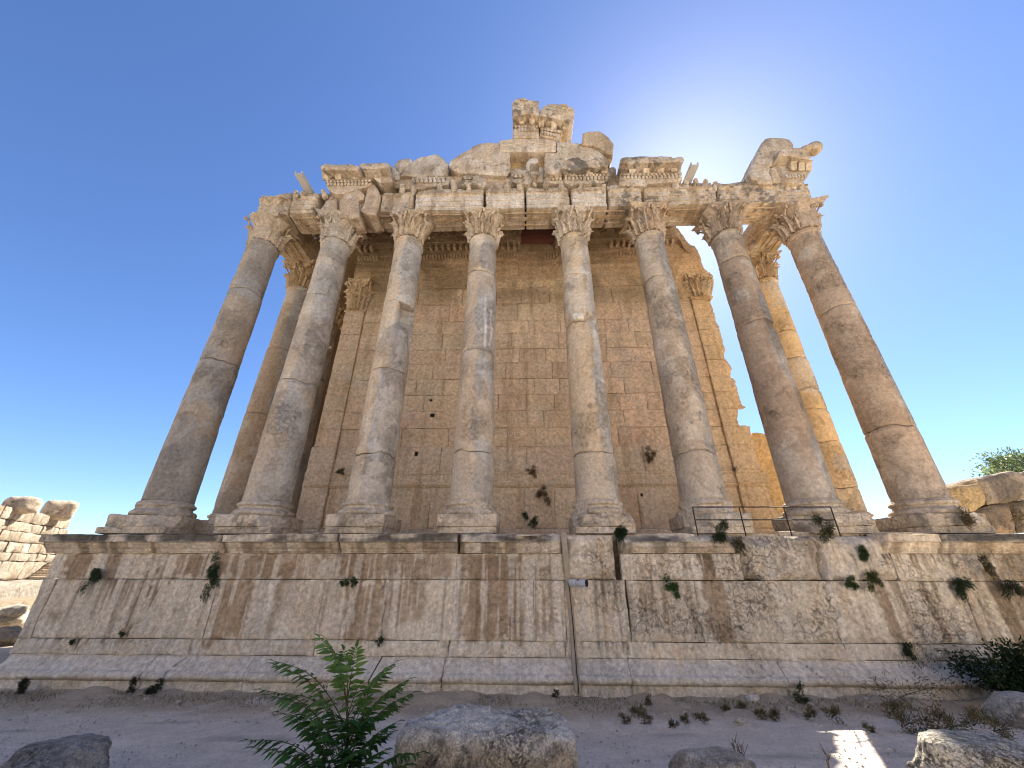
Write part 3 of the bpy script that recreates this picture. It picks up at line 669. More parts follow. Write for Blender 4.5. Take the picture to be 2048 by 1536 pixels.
def pod_col_simple(V, c=None):
    n = fbm(V, 1.1, 4, 330); k = fbm(V, 3.0, 4, 331); q = mix(LIGHT, TAN, .35)*(1+.2*n+.12*k)[:, None]
    q = mix(q, WHITE, (.5*sstep(0, .4, fbm(V, 2.1, 4, 332)))[:, None])
    return mix(q, C3(.17, .15, .12), (.55*sstep(.15, .5, fbm(V, 1.7, 5, 333)))[:, None])
def build_column(name, i, cx, cy, d, lab, cat='column', group=None, cap_dmg=(zero, None), seed=0, damaged=False, abw=1.3, toned=C3(.50, .40, .28), full=True):
    root = thing(name, (cx, cy, 5.3), lab, cat, group)
    seat = Buf(); V, F = rough_box((cx, cy, 5.26), (2.75 if i == 0 else 2.25, 2.4 if i == 0 else 2.2, .25), .10, .04, .03, 1.3, 280+seed); seat.add(V, F, pod_col_simple(V), .6); seat.build('seat_slab', MPOD, root)
    pb = Buf(); plinth(pb, cx, cy, i, None); pb.build('plinth', MPOD, root)
    # attic base: torus, scotia, torus
    pf = [(1.02, 5.83)]+[(1.04+.115*math.sin(a), 5.955-.115*math.cos(a)) for a in np.linspace(.1, 3.04, 9)]+[(1.04, 6.075), (1.0, 6.085), (.955, 6.13), (.955, 6.18), (.985, 6.21), (1.005, 6.215)]
    pf += [(.985+.07*math.sin(a), 6.285-.07*math.cos(a)) for a in np.linspace(.1, 3.04, 7)]+[(.985, 6.36), (.96, 6.365), (.955, 6.40), (.915, 6.43)]
    br = {0: .5, 4: .55, 5: .5, 6: .35, 1: .15}.get(i, .1)
    def db(P):
        P = P.copy(); n = fbm(P, 1.0, 4, 340+seed); e = sstep(.15, .5, n+br-.25)*(P[:, 2] < 6.35)
        r = np.hypot(P[:, 0]-cx, P[:, 1]-cy); r2 = mix(r, .97+.08*fbm(P, 2.2, 4, 343)+.06*(6.3-P[:, 2]), e)+.012*fbm(P, 4, 3, 344)
        s = r2/r; P[:, 0] = cx+(P[:, 0]-cx)*s; P[:, 1] = cy+(P[:, 1]-cy)*s; return P
    V, F = lathe(pf, cx, cy, 80, db); bb = Buf().add(V, F, mix(pod_col_simple(V), shaft_col(V, cx, cy, d, seed)[0], .5), .5); bb.build('base', MPOD, root)
    # shaft drums
    zs = [ZB+.02]+d['zj']+[ZT]; nth = 84 if full else 56
    for k, (z0, z1) in enumerate(zip(zs[:-1], zs[1:])):
        last = k == len(zs)-2
        zz = np.concatenate([[z0+.014], np.arange(z0+.02, z1-.02, .075 if full else .16), [z1-.014]])
        if last: zz = np.unique(np.concatenate([zz[zz < ZT-.34], np.linspace(ZT-.34, ZT-.004, 12)]))
        rr = rad(zz)
        if last:
            rr = rr+np.where((zz > ZT-.30) & (zz < ZT-.16), .075*np.sin(np.clip((zz-(ZT-.30))/.14, 0, 1)*math.pi), 0)+np.where(zz >= ZT-.10, .03, 0)
        if k == 0: rr = rr+.03*np.exp(-((zz-ZB)/.12)**2)
        offx, offy = .012*math.sin(seed*5+k*2.3), .012*math.cos(seed*3+k*1.7)
        def ds(P, k=k, z0=z0, z1=z1):
            P = P.copy(); th = np.arctan2(P[:, 1]-cy, P[:, 0]-cx); r = np.hypot(P[:, 0]-cx, P[:, 1]-cy); Q = P+seed*9.7
            r2 = r+.008*fbm(Q, .9, 3, 350)+.010*fbm(Q, 3.2, 3, 351)
            fk = sstep(.08, .13, fbm(Q, .55, 5, 352)); r2 -= .035*fk*(.6+.5*fbm(Q, 4, 2, 353))            # flaked skin
            for ze, sg in ((z0, 1), (z1, -1)):
                dz = np.abs(P[:, 2]-ze); r2 -= (.045+.12*np.clip(fbm(Q*np.array([1, 1, 0]), 1.3, 3, 355+k+(sg > 0)), 0, 1)**1.2)*np.clip(1-dz/(.05+.16*np.clip(fbm(Q*np.array([1, 1, 0]), 1.9, 2, 358), 0, 1)), 0, 1)
            u = (P[:, 0]-cx)/r; fr_ = P[:, 1] < cy+.3
            if i == 2:      # the gaping break
                zc = d['zj'][-1]; t_ = (P[:, 2]-zc); m_ = sstep(-.1, .55, u)*fr_
                if abs(z1-zc) < .02: r2 -= m_*sstep(.1, .6, u)*(.50*sstep(-1.8, -.9, t_)+.16*sstep(-3.6, -1.8, t_))
                if z0 >= zc-.01: r2 -= .10*m_*sstep(.45, .0, t_)*np.clip(1+fbm(Q, 2, 3, 359), 0, 2)
            if i == 4 and z0 >= d['zj'][1]-.01: r2 -= .30*np.exp(-((P[:, 2]-d['zj'][1]-.15)/.28)**2)*sstep(.15, .4, u)*(1-sstep(.85, 1.0, u))*fr_
            if i == 6 and z1 <= d['zj'][0]+.01: r2 -= .28*sstep(-.5, -.03, P[:, 2]-d['zj'][0])*sstep(.0, .35, u)*(1-sstep(.8, 1, u))*fr_
            s = r2/r; P[:, 0] = cx+offx+(P[:, 0]-cx)*s; P[:, 1] = cy+offy+(P[:, 1]-cy)*s
            if i == 2 and abs(z0-d['zj'][-1]) < .01: P[:, 2] -= (P[:, 2] < z0+.01)*1.15*sstep(.15, .9, u)*(P[:, 1] < cy+.5)*1.0
            
            for zj_ in d['zj']: P[:, 2] += np.exp(-np.abs(P[:, 2]-zj_)/.25)*.16*fbm(np.stack([np.cos(th)*1.3, np.sin(th)*1.3, 0*th+zj_*3+seed], -1), 1.0, 4, 356)
            return P
        V, F = lathe(np.stack([rr, zz], -1), cx, cy, nth, ds)
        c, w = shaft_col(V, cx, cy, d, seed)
        if i == 3:  # lime drips
            for q, (xq, za, zb_, wd) in enumerate([(971, onY(972, 592, .7)[2], onY(972, 692, .7)[2], .05), (981, onY(981, 612, .7)[2], onY(981, 688, .7)[2], .035)]):
                ux = onY(xq, 640, .75)[0]+.05*vnoise(V, 1.1, 370+q); c = mix(c, C3(.72, .70, .66), (.9*sstep(wd*1.6, wd*.6, np.abs(V[:, 0]-ux)+.02*vnoise(V, 6, 372))*(V[:, 2] < za)*(V[:, 2] > zb_)*(V[:, 1] < cy))[:, None])
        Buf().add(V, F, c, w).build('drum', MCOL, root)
    if i == 4:
        P0 = onY(1157, 632, .62); V, F = rough_box((P0[0]-.02, CY-.80, P0[2]), (.62, .30, .40), .05, .10, .03, 2, 371); Buf().add(V, F, C3(.62, .56, .45), .15).build('patch_stone', MENT, root)
    cb_, ab_ = Buf(), Buf(); capital(cb_, ab_, cx, cy, ZT, 1.90, RT+.03, seed+400, cap_dmg[0], abw, cap_dmg[1], toned)
    co = cb_.build('capital', MENT, root, 60); ab_.build('abacus', MENT, co)
    return root
for i, d in enumerate(COLS):
    d['zj'] = sorted(onY(x, y, CY-.8)[2] for x, y in d['j'])
    build_column('column', i, CX[i], CY, d, d['lab'], group='front row of temple columns', cap_dmg=DMG[i], seed=i,
                 toned=[C3(.42, .33, .23), C3(.46, .38, .28), C3(.54, .43, .30), C3(.56, .45, .31), C3(.56, .46, .34), C3(.50, .38, .26), C3(.44, .34, .24), C3(.47, .36, .25)][i], abw=1.42 if i in (5, 7) else 1.3)
SF = 4.05
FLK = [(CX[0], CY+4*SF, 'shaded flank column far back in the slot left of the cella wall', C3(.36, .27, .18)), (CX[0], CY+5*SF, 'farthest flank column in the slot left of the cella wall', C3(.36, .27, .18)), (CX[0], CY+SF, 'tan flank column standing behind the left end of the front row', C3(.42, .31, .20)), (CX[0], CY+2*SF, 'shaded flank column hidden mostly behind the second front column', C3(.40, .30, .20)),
       (CX[0], CY+3*SF, 'dark flank column glimpsed in the slot left of the cella wall', C3(.36, .27, .18)), (CX[7], CY+SF, 'bounce-tinted flank column with several open joints, behind the right end of the front row', C3(.62, .43, .22))]  # gold of the bounce light put into the last column's stone colour
for k, (x, y, lab, tn) in enumerate(FLK):
    d = dict(gt=1.5 if k == 5 else .5, gd=.9, tan=tn)
    d['zj'] = sorted(onY(px, py, y-.7)[2] for px, py in [(1572, 660), (1595, 715), (1619, 777), (1633, 818), (1662, 883), (1688, 975)]) if k == 5 else [10.7+.6*k, 16.2]
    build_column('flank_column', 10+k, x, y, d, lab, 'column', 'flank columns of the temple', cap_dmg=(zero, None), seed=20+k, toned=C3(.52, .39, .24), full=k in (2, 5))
# ================================================================== entablature of the front and of the flanks
def ent_col(P, base=None, dk=.0):
    n = fbm(P, .9, 4, 400); k = fbm(P, 3.3, 4, 402)
    c = .84*(mix(LIGHT, TAN, .6) if base is None else base*np.array([1., .97, .92]))*(1+.2*n+.15*k)[:, None]
    c = mix(c, WHITE, (.4*sstep(.05, .3, fbm(P, 1.7, 5, 404)))[:, None])
    c = mix(c, BROWN*1.2, (.6*sstep(.08, .35, fbm(P*np.array([2.5, 1, .8]), .9, 4, 406)))[:, None])
    if dk is not None:
        c = mix(c, C3(.125, .115, .095), (.8*sstep(.30-dk*1.1, .50-dk*1.1, .7*fbm(P, 1.2, 5, 408, .65)+.6*fbm(P, 5.0, 4, 409)))[:, None])
    return c
AZ0, AZ1 = 22.90, 24.75
def fascia(top):
    f = [(.66, AZ0), (.66, AZ0+.27), (.61, AZ0+.28), (.61, AZ0+.62), (.555, AZ0+.63), (.555, AZ0+1.02), (.53, AZ0+1.03), (.475, AZ0+1.12), (.44, AZ0+1.15), (.44, AZ0+1.22), (.60, AZ0+1.24), (.64, AZ0+1.40), (.66, top-.06), (.72, top)]
    return f
ent = thing('entablature', (0, 1.45, 22.9), 'cracked stone entablature of stepped blocks lying across the front columns', 'entablature')
BL = [(508, 579, .5, .0), (581, 633, .35, .0), (640, 757, .75, .1), (759, 826, .45, .0), (829, 967, .1, -.1), (970, 1050, .12, -.1), (1052, 1141, .12, -.1), (1143, 1216, .12, -.05), (1218, 1287, .25, .22), (1292, 1440, .2, .08), (1444, 1618, .15, .24)]
for i, (pa, pb_, er, dk) in enumerate(BL):
    a, b_ = onY(pa, 405, .6)[0], onY(pb_, 405, .6)[0]
    if i == 0: a = CX[0]-.72
    if i == len(BL)-1: b_ = CX[7]+.72
    pf = np.concatenate([resample(fascia(AZ1)+[(2.18, AZ1), (2.18, AZ0+.3), (2.24, AZ0+.28), (2.24, AZ0)], .09), np.zeros((0, 2))])
    def dsp(P, i=i, a=a, b_=b_, er=er):
        P = P.copy(); x = P[:, 0]; f = P[:, 1] < 1.4; n = fbm(P, .9, 4, 420+i)
        e = np.clip(sstep(.25, .75, n+er)+.0, 0, 1)*np.where(P[:, 2] > AZ0+1.2, .6, 1)
        ry = .74+.10*fbm(P, 1.8, 4, 424)
        if i == 2: e = np.clip(e+.5, 0, 1); ry = ry+.10
        P[:, 1] = np.where(f, mix(P[:, 1], ry, e*.85), P[:, 1])+f*.012*fbm(P, 5, 3, 426)
        d = np.minimum(x-a, b_-x); ch = np.clip(1-d/(.06+.22*np.clip(fbm(P, 1.2, 3, 428)+er-.1, 0, 1)), 0, 1)
        P[:, 1] += f*ch**2*.30; P[:, 1] -= (~f)*ch**2*.15
        top = P[:, 2] > AZ1-.25
        P[:, 2] -= top*(.02+.32*np.clip(fbm(P*np.array([1, .5, 0]), .9, 4, 430+i)+er*.5, -.1, 1))*f
        lo = P[:, 2] < AZ0+.05; P[:, 2] += lo*f*(.02+.30*er*np.clip(fbm(P*np.array([1, .4, 0]), 1.1, 4, 440), 0, 1))
        P[:, 2] += .02*fbm(P, 1.3, 3, 442); return P
    V, F = sweep(pf, np.linspace(a+.03, b_-.03, max(6, int((b_-a)/.075))), dsp)
    c = ent_col(V, mix(LIGHT, TAN, .22 if 3 < i < 9 else .5), dk)
    if 3 < i < 8: c = mix(c, WHITE*1.02, (.55*sstep(.62, .60, V[:, 1]-.06)*sstep(-.4, .1, fbm(V, .8, 3, 446)))[:, None]*(V[:, 2] < AZ0+1.1)[:, None])
    c = mix(c, BROWN*1.1, (.6*np.exp(-((V[:, 2]-AZ0-1.22)/.05)**2)*(V[:, 1] < 1))[:, None])
    blk_ = Buf().add(V, F, c, np.clip(.35+er*.6, 0, 1)).build('architrave_block', MENT, ent)
# sunk panels on the soffit between the columns
for i in range(7):
    sp = Buf()
    x0, x1 = CX[i]+1.25, CX[i+1]-1.25
    if i == 0: x0 += .6
    for (xa, xb, ya, yb, zz) in [(x0, x1, .98, 1.06, .05), (x0, x1, 1.84, 1.92, .05), (x0, x0+.08, 1.062, 1.838, .045), (x1-.08, x1, 1.062, 1.838, .045), (x0+.2, x1-.2, 1.33, 1.57, .035)]:
        V, F = rough_box(((xa+xb)/2, (ya+yb)/2, AZ0-zz/2+.03), (xb-xa, yb-ya, zz+.06), .1, .015, .012, 3, 460+i); sp.add(V, F, ent_col(V, TAN), .4)
    sp.build('soffit_moulding', MENT, ent)
# foreparts of lions and bulls on the frieze, worn to stumps, and the bead row under them
pm = Buf(); rs = np.random.RandomState(9)
for px_, yt, s in [(593, 386, .7), (608, 387, .5), (650, 384, .6), (805, 372, .8), (828, 367, 1.1), (880, 370, .95), (908, 364, 1.05), (938, 372, .8), (1015, 362, 1.1), (1040, 364, 1.0), (1068, 354, 1.0), (1092, 358, 1.0), (1122, 366, .9), (1160, 372, .7), (1205, 374, .6), (1262, 373, .5), (1350, 361, 1.1), (1372, 366, .8), (1390, 362, .6), (1408, 364, .8), (1428, 368, .6)]:
    P0 = onY(px_, yt, .48); h = .75*s
    pm_ = pm; pm = Buf(); V, F = lump((P0[0], .58, P0[2]-h*.5), (.13+.06*s, .22, h*.55), int(px_), .28, 1.6, 3); pm.add(V, F, ent_col(V, None, .05), .5)
    V, F = lump((P0[0]+.04*rs.randn(), .42, P0[2]-h*.12), (.11+.03*s, .13, .15*s+.05), int(px_)+1, .3, 1.6, 3); pm.add(V, F, ent_col(V, None, .08), .5); pm.build('animal_protome', MENT, ent); pm = pm_
for xa, xb in [(5, 6), (6, 7), (4, 5), (7, 8), (9, 10)]:
    a, b_ = onY(BL[xa][0], 400, .6)[0]+.15, onY(BL[xa][1], 400, .6)[0]-.15
    for x in np.arange(a, b_, .13):
        if rs.rand() < .8:
            V, F = lump((x, .45, AZ0+1.12), (.042, .04, .05), int(x*100) % 999, .1, 1, 1); pm.add(V, F, ent_col(V, TAN, None), .1)
pm.build('bead_row', MENT, ent)
# split lumps in the shattered bay above the second column
fr = Buf()
for k, (pl, y, dp) in enumerate([([(680, 434), (678, 395), (690, 386), (700, 377), (709, 376), (719, 380), (728, 388), (726, 396), (716, 400), (718, 415), (717, 432), (700, 434), (688, 431)], .46, 1.2),
        ([(731, 391), (737, 366), (745, 364), (756, 376), (760, 390), (757, 410), (752, 427), (737, 428), (721, 421), (727, 402)], .50, 1.2), ([(637, 425), (652, 400), (672, 396), (673, 424), (660, 428)], .56, 1.0), ([(785, 410), (796, 408), (812, 414), (806, 428), (785, 428)], .55, 1.0)]):
    V, F = slab(pl, y, dp, .09, .08, .05, 1.8, 480+k, .03); fr.add(V, F, ent_col(V, C3(.53, .42, .31), -.1), .6)
fr.build('split_fragment', MENT, ent)
for side, x, y1 in ((0, CX[0], 26.), (1, CX[7], CY+SF+.95)):
    pf = resample([(-.84, AZ0), (-.84, AZ0+.3), (-.88, AZ0+.31), (-.88, AZ0+.7), (-.93, AZ0+.71), (-.93, AZ0+1.2), (-.8, AZ0+1.25), (-.8, AZ1), (.8, AZ1), (.8, AZ0+1.25), (.93, AZ0+1.2), (.93, AZ0+.71), (.88, AZ0+.7), (.88, AZ0+.31), (.84, AZ0+.3), (.84, AZ0)], .15)
    def dsp(P, side=side, y1=y1, x=x):
        P = P.copy(); yy = P[:, 0].copy(); q = P[:, 1].copy(); P[:, 1] = yy; P[:, 0] = x+q
        P += .03*np.stack([fbm(P, 1.3, 4, 500), 0*yy, fbm(P, 1.3, 4, 501)], -1)
        e = sstep(y1-.9, y1, yy+.4*fbm(P, 1.2, 3, 502)); 
        if side: P[:, 2] = np.where(P[:, 2] > AZ0+.8, P[:, 2]-e*.8, P[:, 2])
        return P
    V, F = sweep(pf, np.arange(2.26, y1, .13), dsp); Buf().add(V, F, ent_col(V, C3(.55, .42, .26), 0), .5).build('architrave_block', MENT, ent)
    q = Buf()
    for yy in np.arange(CY+1.2, y1-2.5, SF):
        for (xa, xb, ya, yb, zz) in [(x-.45, x-.37, yy, yy+SF-2.4, .05), (x+.37, x+.45, yy, yy+SF-2.4, .05), (x-.12, x+.12, yy+.2, yy+SF-2.6, .04)]:
            V, F = rough_box(((xa+xb)/2, (ya+yb)/2, AZ0-zz/2+.03), (xb-xa, yb-ya, zz+.06), .12, .015, .012, 3, 470); q.add(V, F, ent_col(V, TAN), .4)
    q.build('soffit_moulding', MENT, ent)

# ================================================================== loose cornice blocks on top
def line_px(p0, p1, Y, n, ext=0.):
    a, b_ = onY(p0[0], p0[1], Y), onY(p1[0], p1[1], Y); return [a+(b_-a)*(k+.5)/n for k in range(n)]
def eggs(par, p0, p1, Y, n, r=.11, tn=None):
    b_ = Buf()
    for k, P0 in enumerate(line_px(p0, p1, Y, n)):
        V, F = lump((P0[0], Y-.02, P0[2]), (r*.62, r*.62, r), k, .06, 1, 2); b_.add(V, F, ent_col(V, WHITE*.95, None), .1)
        t = np.linspace(-2.6, 2.6, 12); V, F = tube(np.stack([P0[0]+r*1.0*np.sin(t), np.full(12, Y-.05), P0[2]+.02-r*1.2*np.cos(t)*-1*-1], -1), .022, 5); b_.add(V, F, ent_col(V, TAN, None), .1)
    b_.build('egg_moulding', MENT, par)
def dentils(par, p0, p1, Y, n, h=.24, d=.14):
    b_ = Buf(); L_ = line_px(p0, p1, Y, n); w = np.linalg.norm(L_[1]-L_[0]) if n > 1 else .3; sl = (L_[-1][2]-L_[0][2])/max(1e-6, L_[-1][0]-L_[0][0])
    for k, P0 in enumerate(L_):
        V, F = rough_box((P0[0], Y-d/2+.02, P0[2]), (w*.72, d, h), .06, .02, .012, 3, k); V[:, 2] += (V[:, 0]-P0[0])*sl; b_.add(V, F, ent_col(V, mix(LIGHT, TAN, .3), None), .2)
    b_.build('dentil_row', MENT, par)
def modillions(par, pts, Yb, Yf, w=.36, h=.36, tn=None):
    for k, (x, y) in enumerate(pts):
        P0 = onY(x, y, (Yb+Yf)/2); L_ = Yb-Yf; b_ = Buf(); m = 12
        t = np.linspace(0, 1, m); zt = np.full(m, P0[2]+h*.5); zb = P0[2]+h*.5-h*(.55+.45*np.cos(t*math.pi*1.1))-.06*np.sin(t*math.pi*2)
        yy = Yb-L_*t; V = []
        for xo in (-w/2, -w*.18, w*.18, w/2):
            V.append(np.stack([np.full(m, P0[0]+xo), yy, zb-(.03 if abs(xo) < w*.3 else 0)], -1))
        V = np.concatenate(V+[np.stack([np.full(m, P0[0]-w/2), yy, zt], -1), np.stack([np.full(m, P0[0]+w/2), yy, zt], -1)]); V += .02*np.stack([fbm(V, 4, 3, k), fbm(V, 4, 3, k+1), fbm(V, 4, 3, k+2)], -1)
        i = np.arange(m-1); Q = lambda A, B: np.stack([A*m+i, A*m+i+1, B*m+i+1, B*m+i], -1)
        e = np.array([[0, m, 2*m, 3*m, 5*m, 4*m]]); F = [np.concatenate([Q(4, 0), Q(0, 1), Q(1, 2), Q(2, 3), Q(3, 5), Q(5, 4)]), e, e[:, ::-1]+m-1]
        b_.add(V, F, ent_col(V, mix(LIGHT, TAN, .35), None), .2); b_.build('modillion', MENT, par)
def rosettes(par, pts, Y, z_off=0., r=.2):
    for k, (x, y) in enumerate(pts):
        P0 = onY(x, y, Y); b_ = Buf(); V, F = lump(P0, (.07, .07, .06), k, .1, 1, 2); b_.add(V, F, ent_col(V, TAN, None), .1)
        for a in np.arange(6)/6*2*math.pi:
            V, F = lump(P0+np.array([r*.6*math.cos(a), r*.6*math.sin(a), .0]), (r*.34, r*.34, .05), k+3, .12, 1, 2); b_.add(V, F, ent_col(V, TAN, None), .1)
        b_.build('rosette', MENT, par)
EGG = {600: ((652, 364), (743, 362)), 620: ((831, 358.5), (890, 357.5)), 670: ((1128, 352.5), (1218, 350.5)), 680: ((1245, 350), (1363, 349)), 690: ((1028, 254), (1077, 254)), 700: ((1081, 258), (1120, 265)), 630: ((927, 356.5), (943, 357)), 640: ((1028, 353), (1044, 353)), 660: ((1095, 352.5), (1124, 352))}
def groove(seed, Y):
    if seed not in EGG: return None
    a, b_ = [onY(x, y, Y) for x, y in EGG[seed]]; lo, hi = min(a[0], b_[0])-.05, max(a[0], b_[0])+.05; sl_ = (b_[2]-a[2])/(b_[0]-a[0])
    return lambda P: .19*sstep(.15, .11, np.abs(P[:, 2]-(a[2]+(P[:, 0]-a[0])*sl_)))*((P[:, 0] > lo) & (P[:, 0] < hi))
def cornice_thing(lab, top, Yf, body, Yb, thick, seed, base=None, dk=.1, name='cornice_block', cat='cornice block', scroll=None, back=1.9):
    ctr = onY(*np.mean(body, 0), Yb); root = thing(name, (ctr[0], Yb+.5, AZ1), lab, cat, 'fallen or surviving blocks along the roofline')
    if top:
        V, F = slab(top, Yf, back-Yf, .09, .06, .03, 1.6, seed, .03); Buf().add(V, F, ent_col(V, base, dk+.08), .5).build('corona', MENT, root)
    V, F = slab(body, Yb, thick, .075, .05, .03, 1.6, seed+1, .025, tilt=groove(seed, Yb)); Buf().add(V, F, ent_col(V, base, dk-.1), .5).build('body', MENT, root)
    return root
# left pair
t = cornice_thing('overhanging cornice block with an egg row and brackets, leftmost on the roofline', [(640, 334), (640.5, 330), (648, 326.6), (675, 327.5), (701, 326.6), (711, 329), (718, 333), (716, 339), (695, 338.5), (671, 337), (647, 338)], -.32,
    [(650, 364), (647, 345), (645, 333), (715, 333), (738, 352), (744, 364), (735, 372), (712, 378), (684, 387), (668, 386), (655, 377)], .36, 1.5, 600, dk=0.)
eggs(t, (652, 364), (743, 362), .33, 13, .11); dentils(t, (654, 371.5), (737, 370), .40, 12)
modillions(t, [(650, 349), (675, 348), (710, 347)], .34, -.22)
t = cornice_thing('plain undercut cornice slab tilted beside the left bracketed block', [(718.5, 332), (719, 327), (727, 325), (750, 324.6), (774.5, 324.5), (777, 329), (774, 335), (745, 336), (724, 336)], -.32, [(724, 336), (738, 326), (776, 326), (785, 362), (762, 365), (748, 356), (735, 346)], .28, 1.4, 610, dk=.05)
# small row pieces
t = cornice_thing('low strip of egg and dentil moulding on the frieze, left of the stepped gable', None, 0, [(822, 368), (824, 355), (845, 352.5), (893, 354), (900, 360), (897, 369), (870, 371), (852, 373), (846, 378), (832, 376)], .5, 1.0, 620, dk=-.15, name='moulding_fragment', cat='stone fragment')
eggs(t, (831, 358.5), (890, 357.5), .47, 7, .12); dentils(t, (823, 366), (892, 364.5), .5, 8, .22)
t = cornice_thing('dark lichened stump of moulding with two eggs, under the big leaning gable block', None, 0, [(923, 368), (924, 354), (932, 350), (955, 349), (972, 354), (974, 366), (972, 372.5), (960, 372), (950, 368)], .42, 1.2, 630, dk=.35, name='moulding_fragment', cat='stone fragment')
eggs(t, (927, 356.5), (943, 357), .40, 2, .12)
t = cornice_thing('grey lichen covered lump of moulding under the gable window, its two eggs still sharp', None, 0, [(1023, 363), (1023, 339), (1031, 335), (1043, 338), (1054, 341), (1058, 350), (1057, 367), (1040, 366)], .42, 1.3, 640, dk=.4, name='moulding_fragment', cat='stone fragment')
eggs(t, (1028, 353), (1044, 353), .40, 2, .13)
t = cornice_thing('upright moulding stump carrying a hooked stone arch, in front of the gable window', None, 0, [(1056, 366), (1056, 344), (1066, 341), (1077, 341), (1078, 335), (1083, 331), (1087, 336), (1088, 363), (1076, 362)], .46, 1.1, 650, dk=-.05, name='moulding_fragment', cat='stone fragment')
V, F = slab([(1056, 341), (1052, 334), (1053, 325), (1059, 317), (1069, 314), (1076, 316.5), (1077, 323), (1071, 326.5), (1063, 327), (1059, 331), (1060, 341)], .6, .6, .07, .05, .03, 2, 655, .02); Buf().add(V, F, ent_col(V, WHITE, -.1), .4).build('hook', MENT, t)
eggs(t, (1060, 352), (1076, 352), .44, 2, .13)
t = cornice_thing('rounded dark cornice stump in the row of fragments, left of the longest cornice piece', [(1090, 345), (1089, 336), (1096, 325), (1108, 322), (1118, 321), (1123, 330), (1124, 343), (1108, 347)], .0, [(1092, 364), (1091, 335), (1123, 335), (1124, 364), (1108, 366)], .44, 1.2, 660, dk=.3, name='moulding_fragment', cat='stone fragment')
eggs(t, (1095, 352.5), (1124, 352), .42, 4, .12); dentils(t, (1095, 360), (1124, 359), .44, 4, .22)
t = cornice_thing('longest cornice piece, its top black with lichen, below the right gable slope', [(1124, 334), (1130, 320), (1142, 316), (1155, 313), (1163, 317.5), (1172, 320), (1186, 316), (1200, 313), (1213, 314), (1217, 326), (1216, 331), (1200, 331), (1185, 334), (1173, 332), (1160, 338), (1140, 339)], -.12,
    [(1124, 336), (1216, 326), (1219, 352), (1214, 362), (1192, 365), (1160, 367), (1142, 371), (1128, 363)], .38, 1.4, 670, dk=.32)
eggs(t, (1128, 352.5), (1218, 350.5), .35, 13, .11); dentils(t, (1128, 360), (1216, 358), .40, 12); modillions(t, [(1150, 342), (1180, 341), (1209, 338)], .34, .0)
t = cornice_thing('complete cornice block with rosettes between its brackets, beside the sun glare', [(1240, 324), (1241, 320), (1243, 316), (1249, 313), (1270, 311.5), (1296, 311), (1344, 311), (1346, 313.5), (1357, 311.5), (1367, 312.5), (1369.5, 318), (1367, 323), (1300, 324), (1250, 325)], -.34,
    [(1239, 368), (1240, 342), (1244, 320), (1365, 320), (1362, 340), (1365, 358), (1352, 362), (1318, 364), (1296, 366), (1290, 372), (1278, 370), (1262, 370), (1246, 370)], .32, 1.5, 680, dk=.12)
eggs(t, (1245, 350), (1363, 349), .29, 15, .11); dentils(t, (1245, 357.5), (1363, 356), .36, 16); modillions(t, [(1265, 335), (1293, 335), (1322, 334.5), (1349, 333)], .30, -.22)
rosettes(t, [(1251, 331), (1279, 331), (1307, 331), (1336, 330), (1359, 328)], .0)
# topmost pair
t = cornice_thing('topmost gable cornice block with a flat broken top, left of its leaning twin', [(1025.4, 231), (1024.7, 205), (1031, 195.6), (1045.6, 193.7), (1056, 197.6), (1066, 200), (1078, 200), (1078.6, 228), (1056, 225), (1040, 228)], -.2, [(1026, 275), (1026, 215), (1078, 215), (1078.8, 274)], .5, 1.2, 690, base=mix(LIGHT, TAN, .5), dk=.0)
eggs(t, (1028, 254), (1077, 254), .47, 7, .13); dentils(t, (1036, 262), (1072, 261), .48, 6, .3); modillions(t, [(1042, 237), (1064, 238)], .44, -.1, .36, .36)
rosettes(t, [(1053, 237)], .25, 0, .22)
t2 = cornice_thing('topmost cornice block of the gable with a slanting cut side and two rosettes, leaning right', [(1079.4, 231), (1079.4, 220.4), (1091, 208), (1108, 206), (1121, 208), (1132.8, 208), (1144.5, 213), (1149.7, 219), (1148.4, 226), (1138, 240), (1112, 235), (1082, 229)], -.2, [(1080, 270), (1080, 222), (1138, 230), (1136, 243), (1128, 258), (1112.6, 279)], .5, 1.2, 700, base=mix(LIGHT, TAN, .5), dk=.0)
eggs(t2, (1081, 258), (1120, 265), .47, 6, .13); dentils(t2, (1082, 266), (1115, 274), .48, 6, .3); modillions(t2, [(1083, 243), (1108, 248), (1131, 247)], .44, -.1, .34, .36)
rosettes(t2, [(1097, 245), (1120, 249)], .25, 0, .24)
for tt, sc in ((t, [(1046, 203, .3), (1043, 212, .25), (1063, 211, .25), (1052, 207, .16)]), (t2, [(1112, 217, .28), (1127, 214, .3), (1138, 222, .25), (1120, 223, .2)])):
    b_ = Buf()
    for (x, y, r0) in sc:
        P0 = onY(x, y, -.23); q = np.linspace(0, 1, 26); aa = q*4.2*math.pi
        V, F = tube(np.stack([P0[0]+r0*(1-.8*q)*np.cos(aa), np.full(26, -.24), P0[2]+r0*(1-.8*q)*np.sin(aa)], -1), .035, 6); b_.add(V, F, ent_col(V, mix(LIGHT, TAN, .4), None), .2)
    b_.build('scroll_relief', MENT, tt)
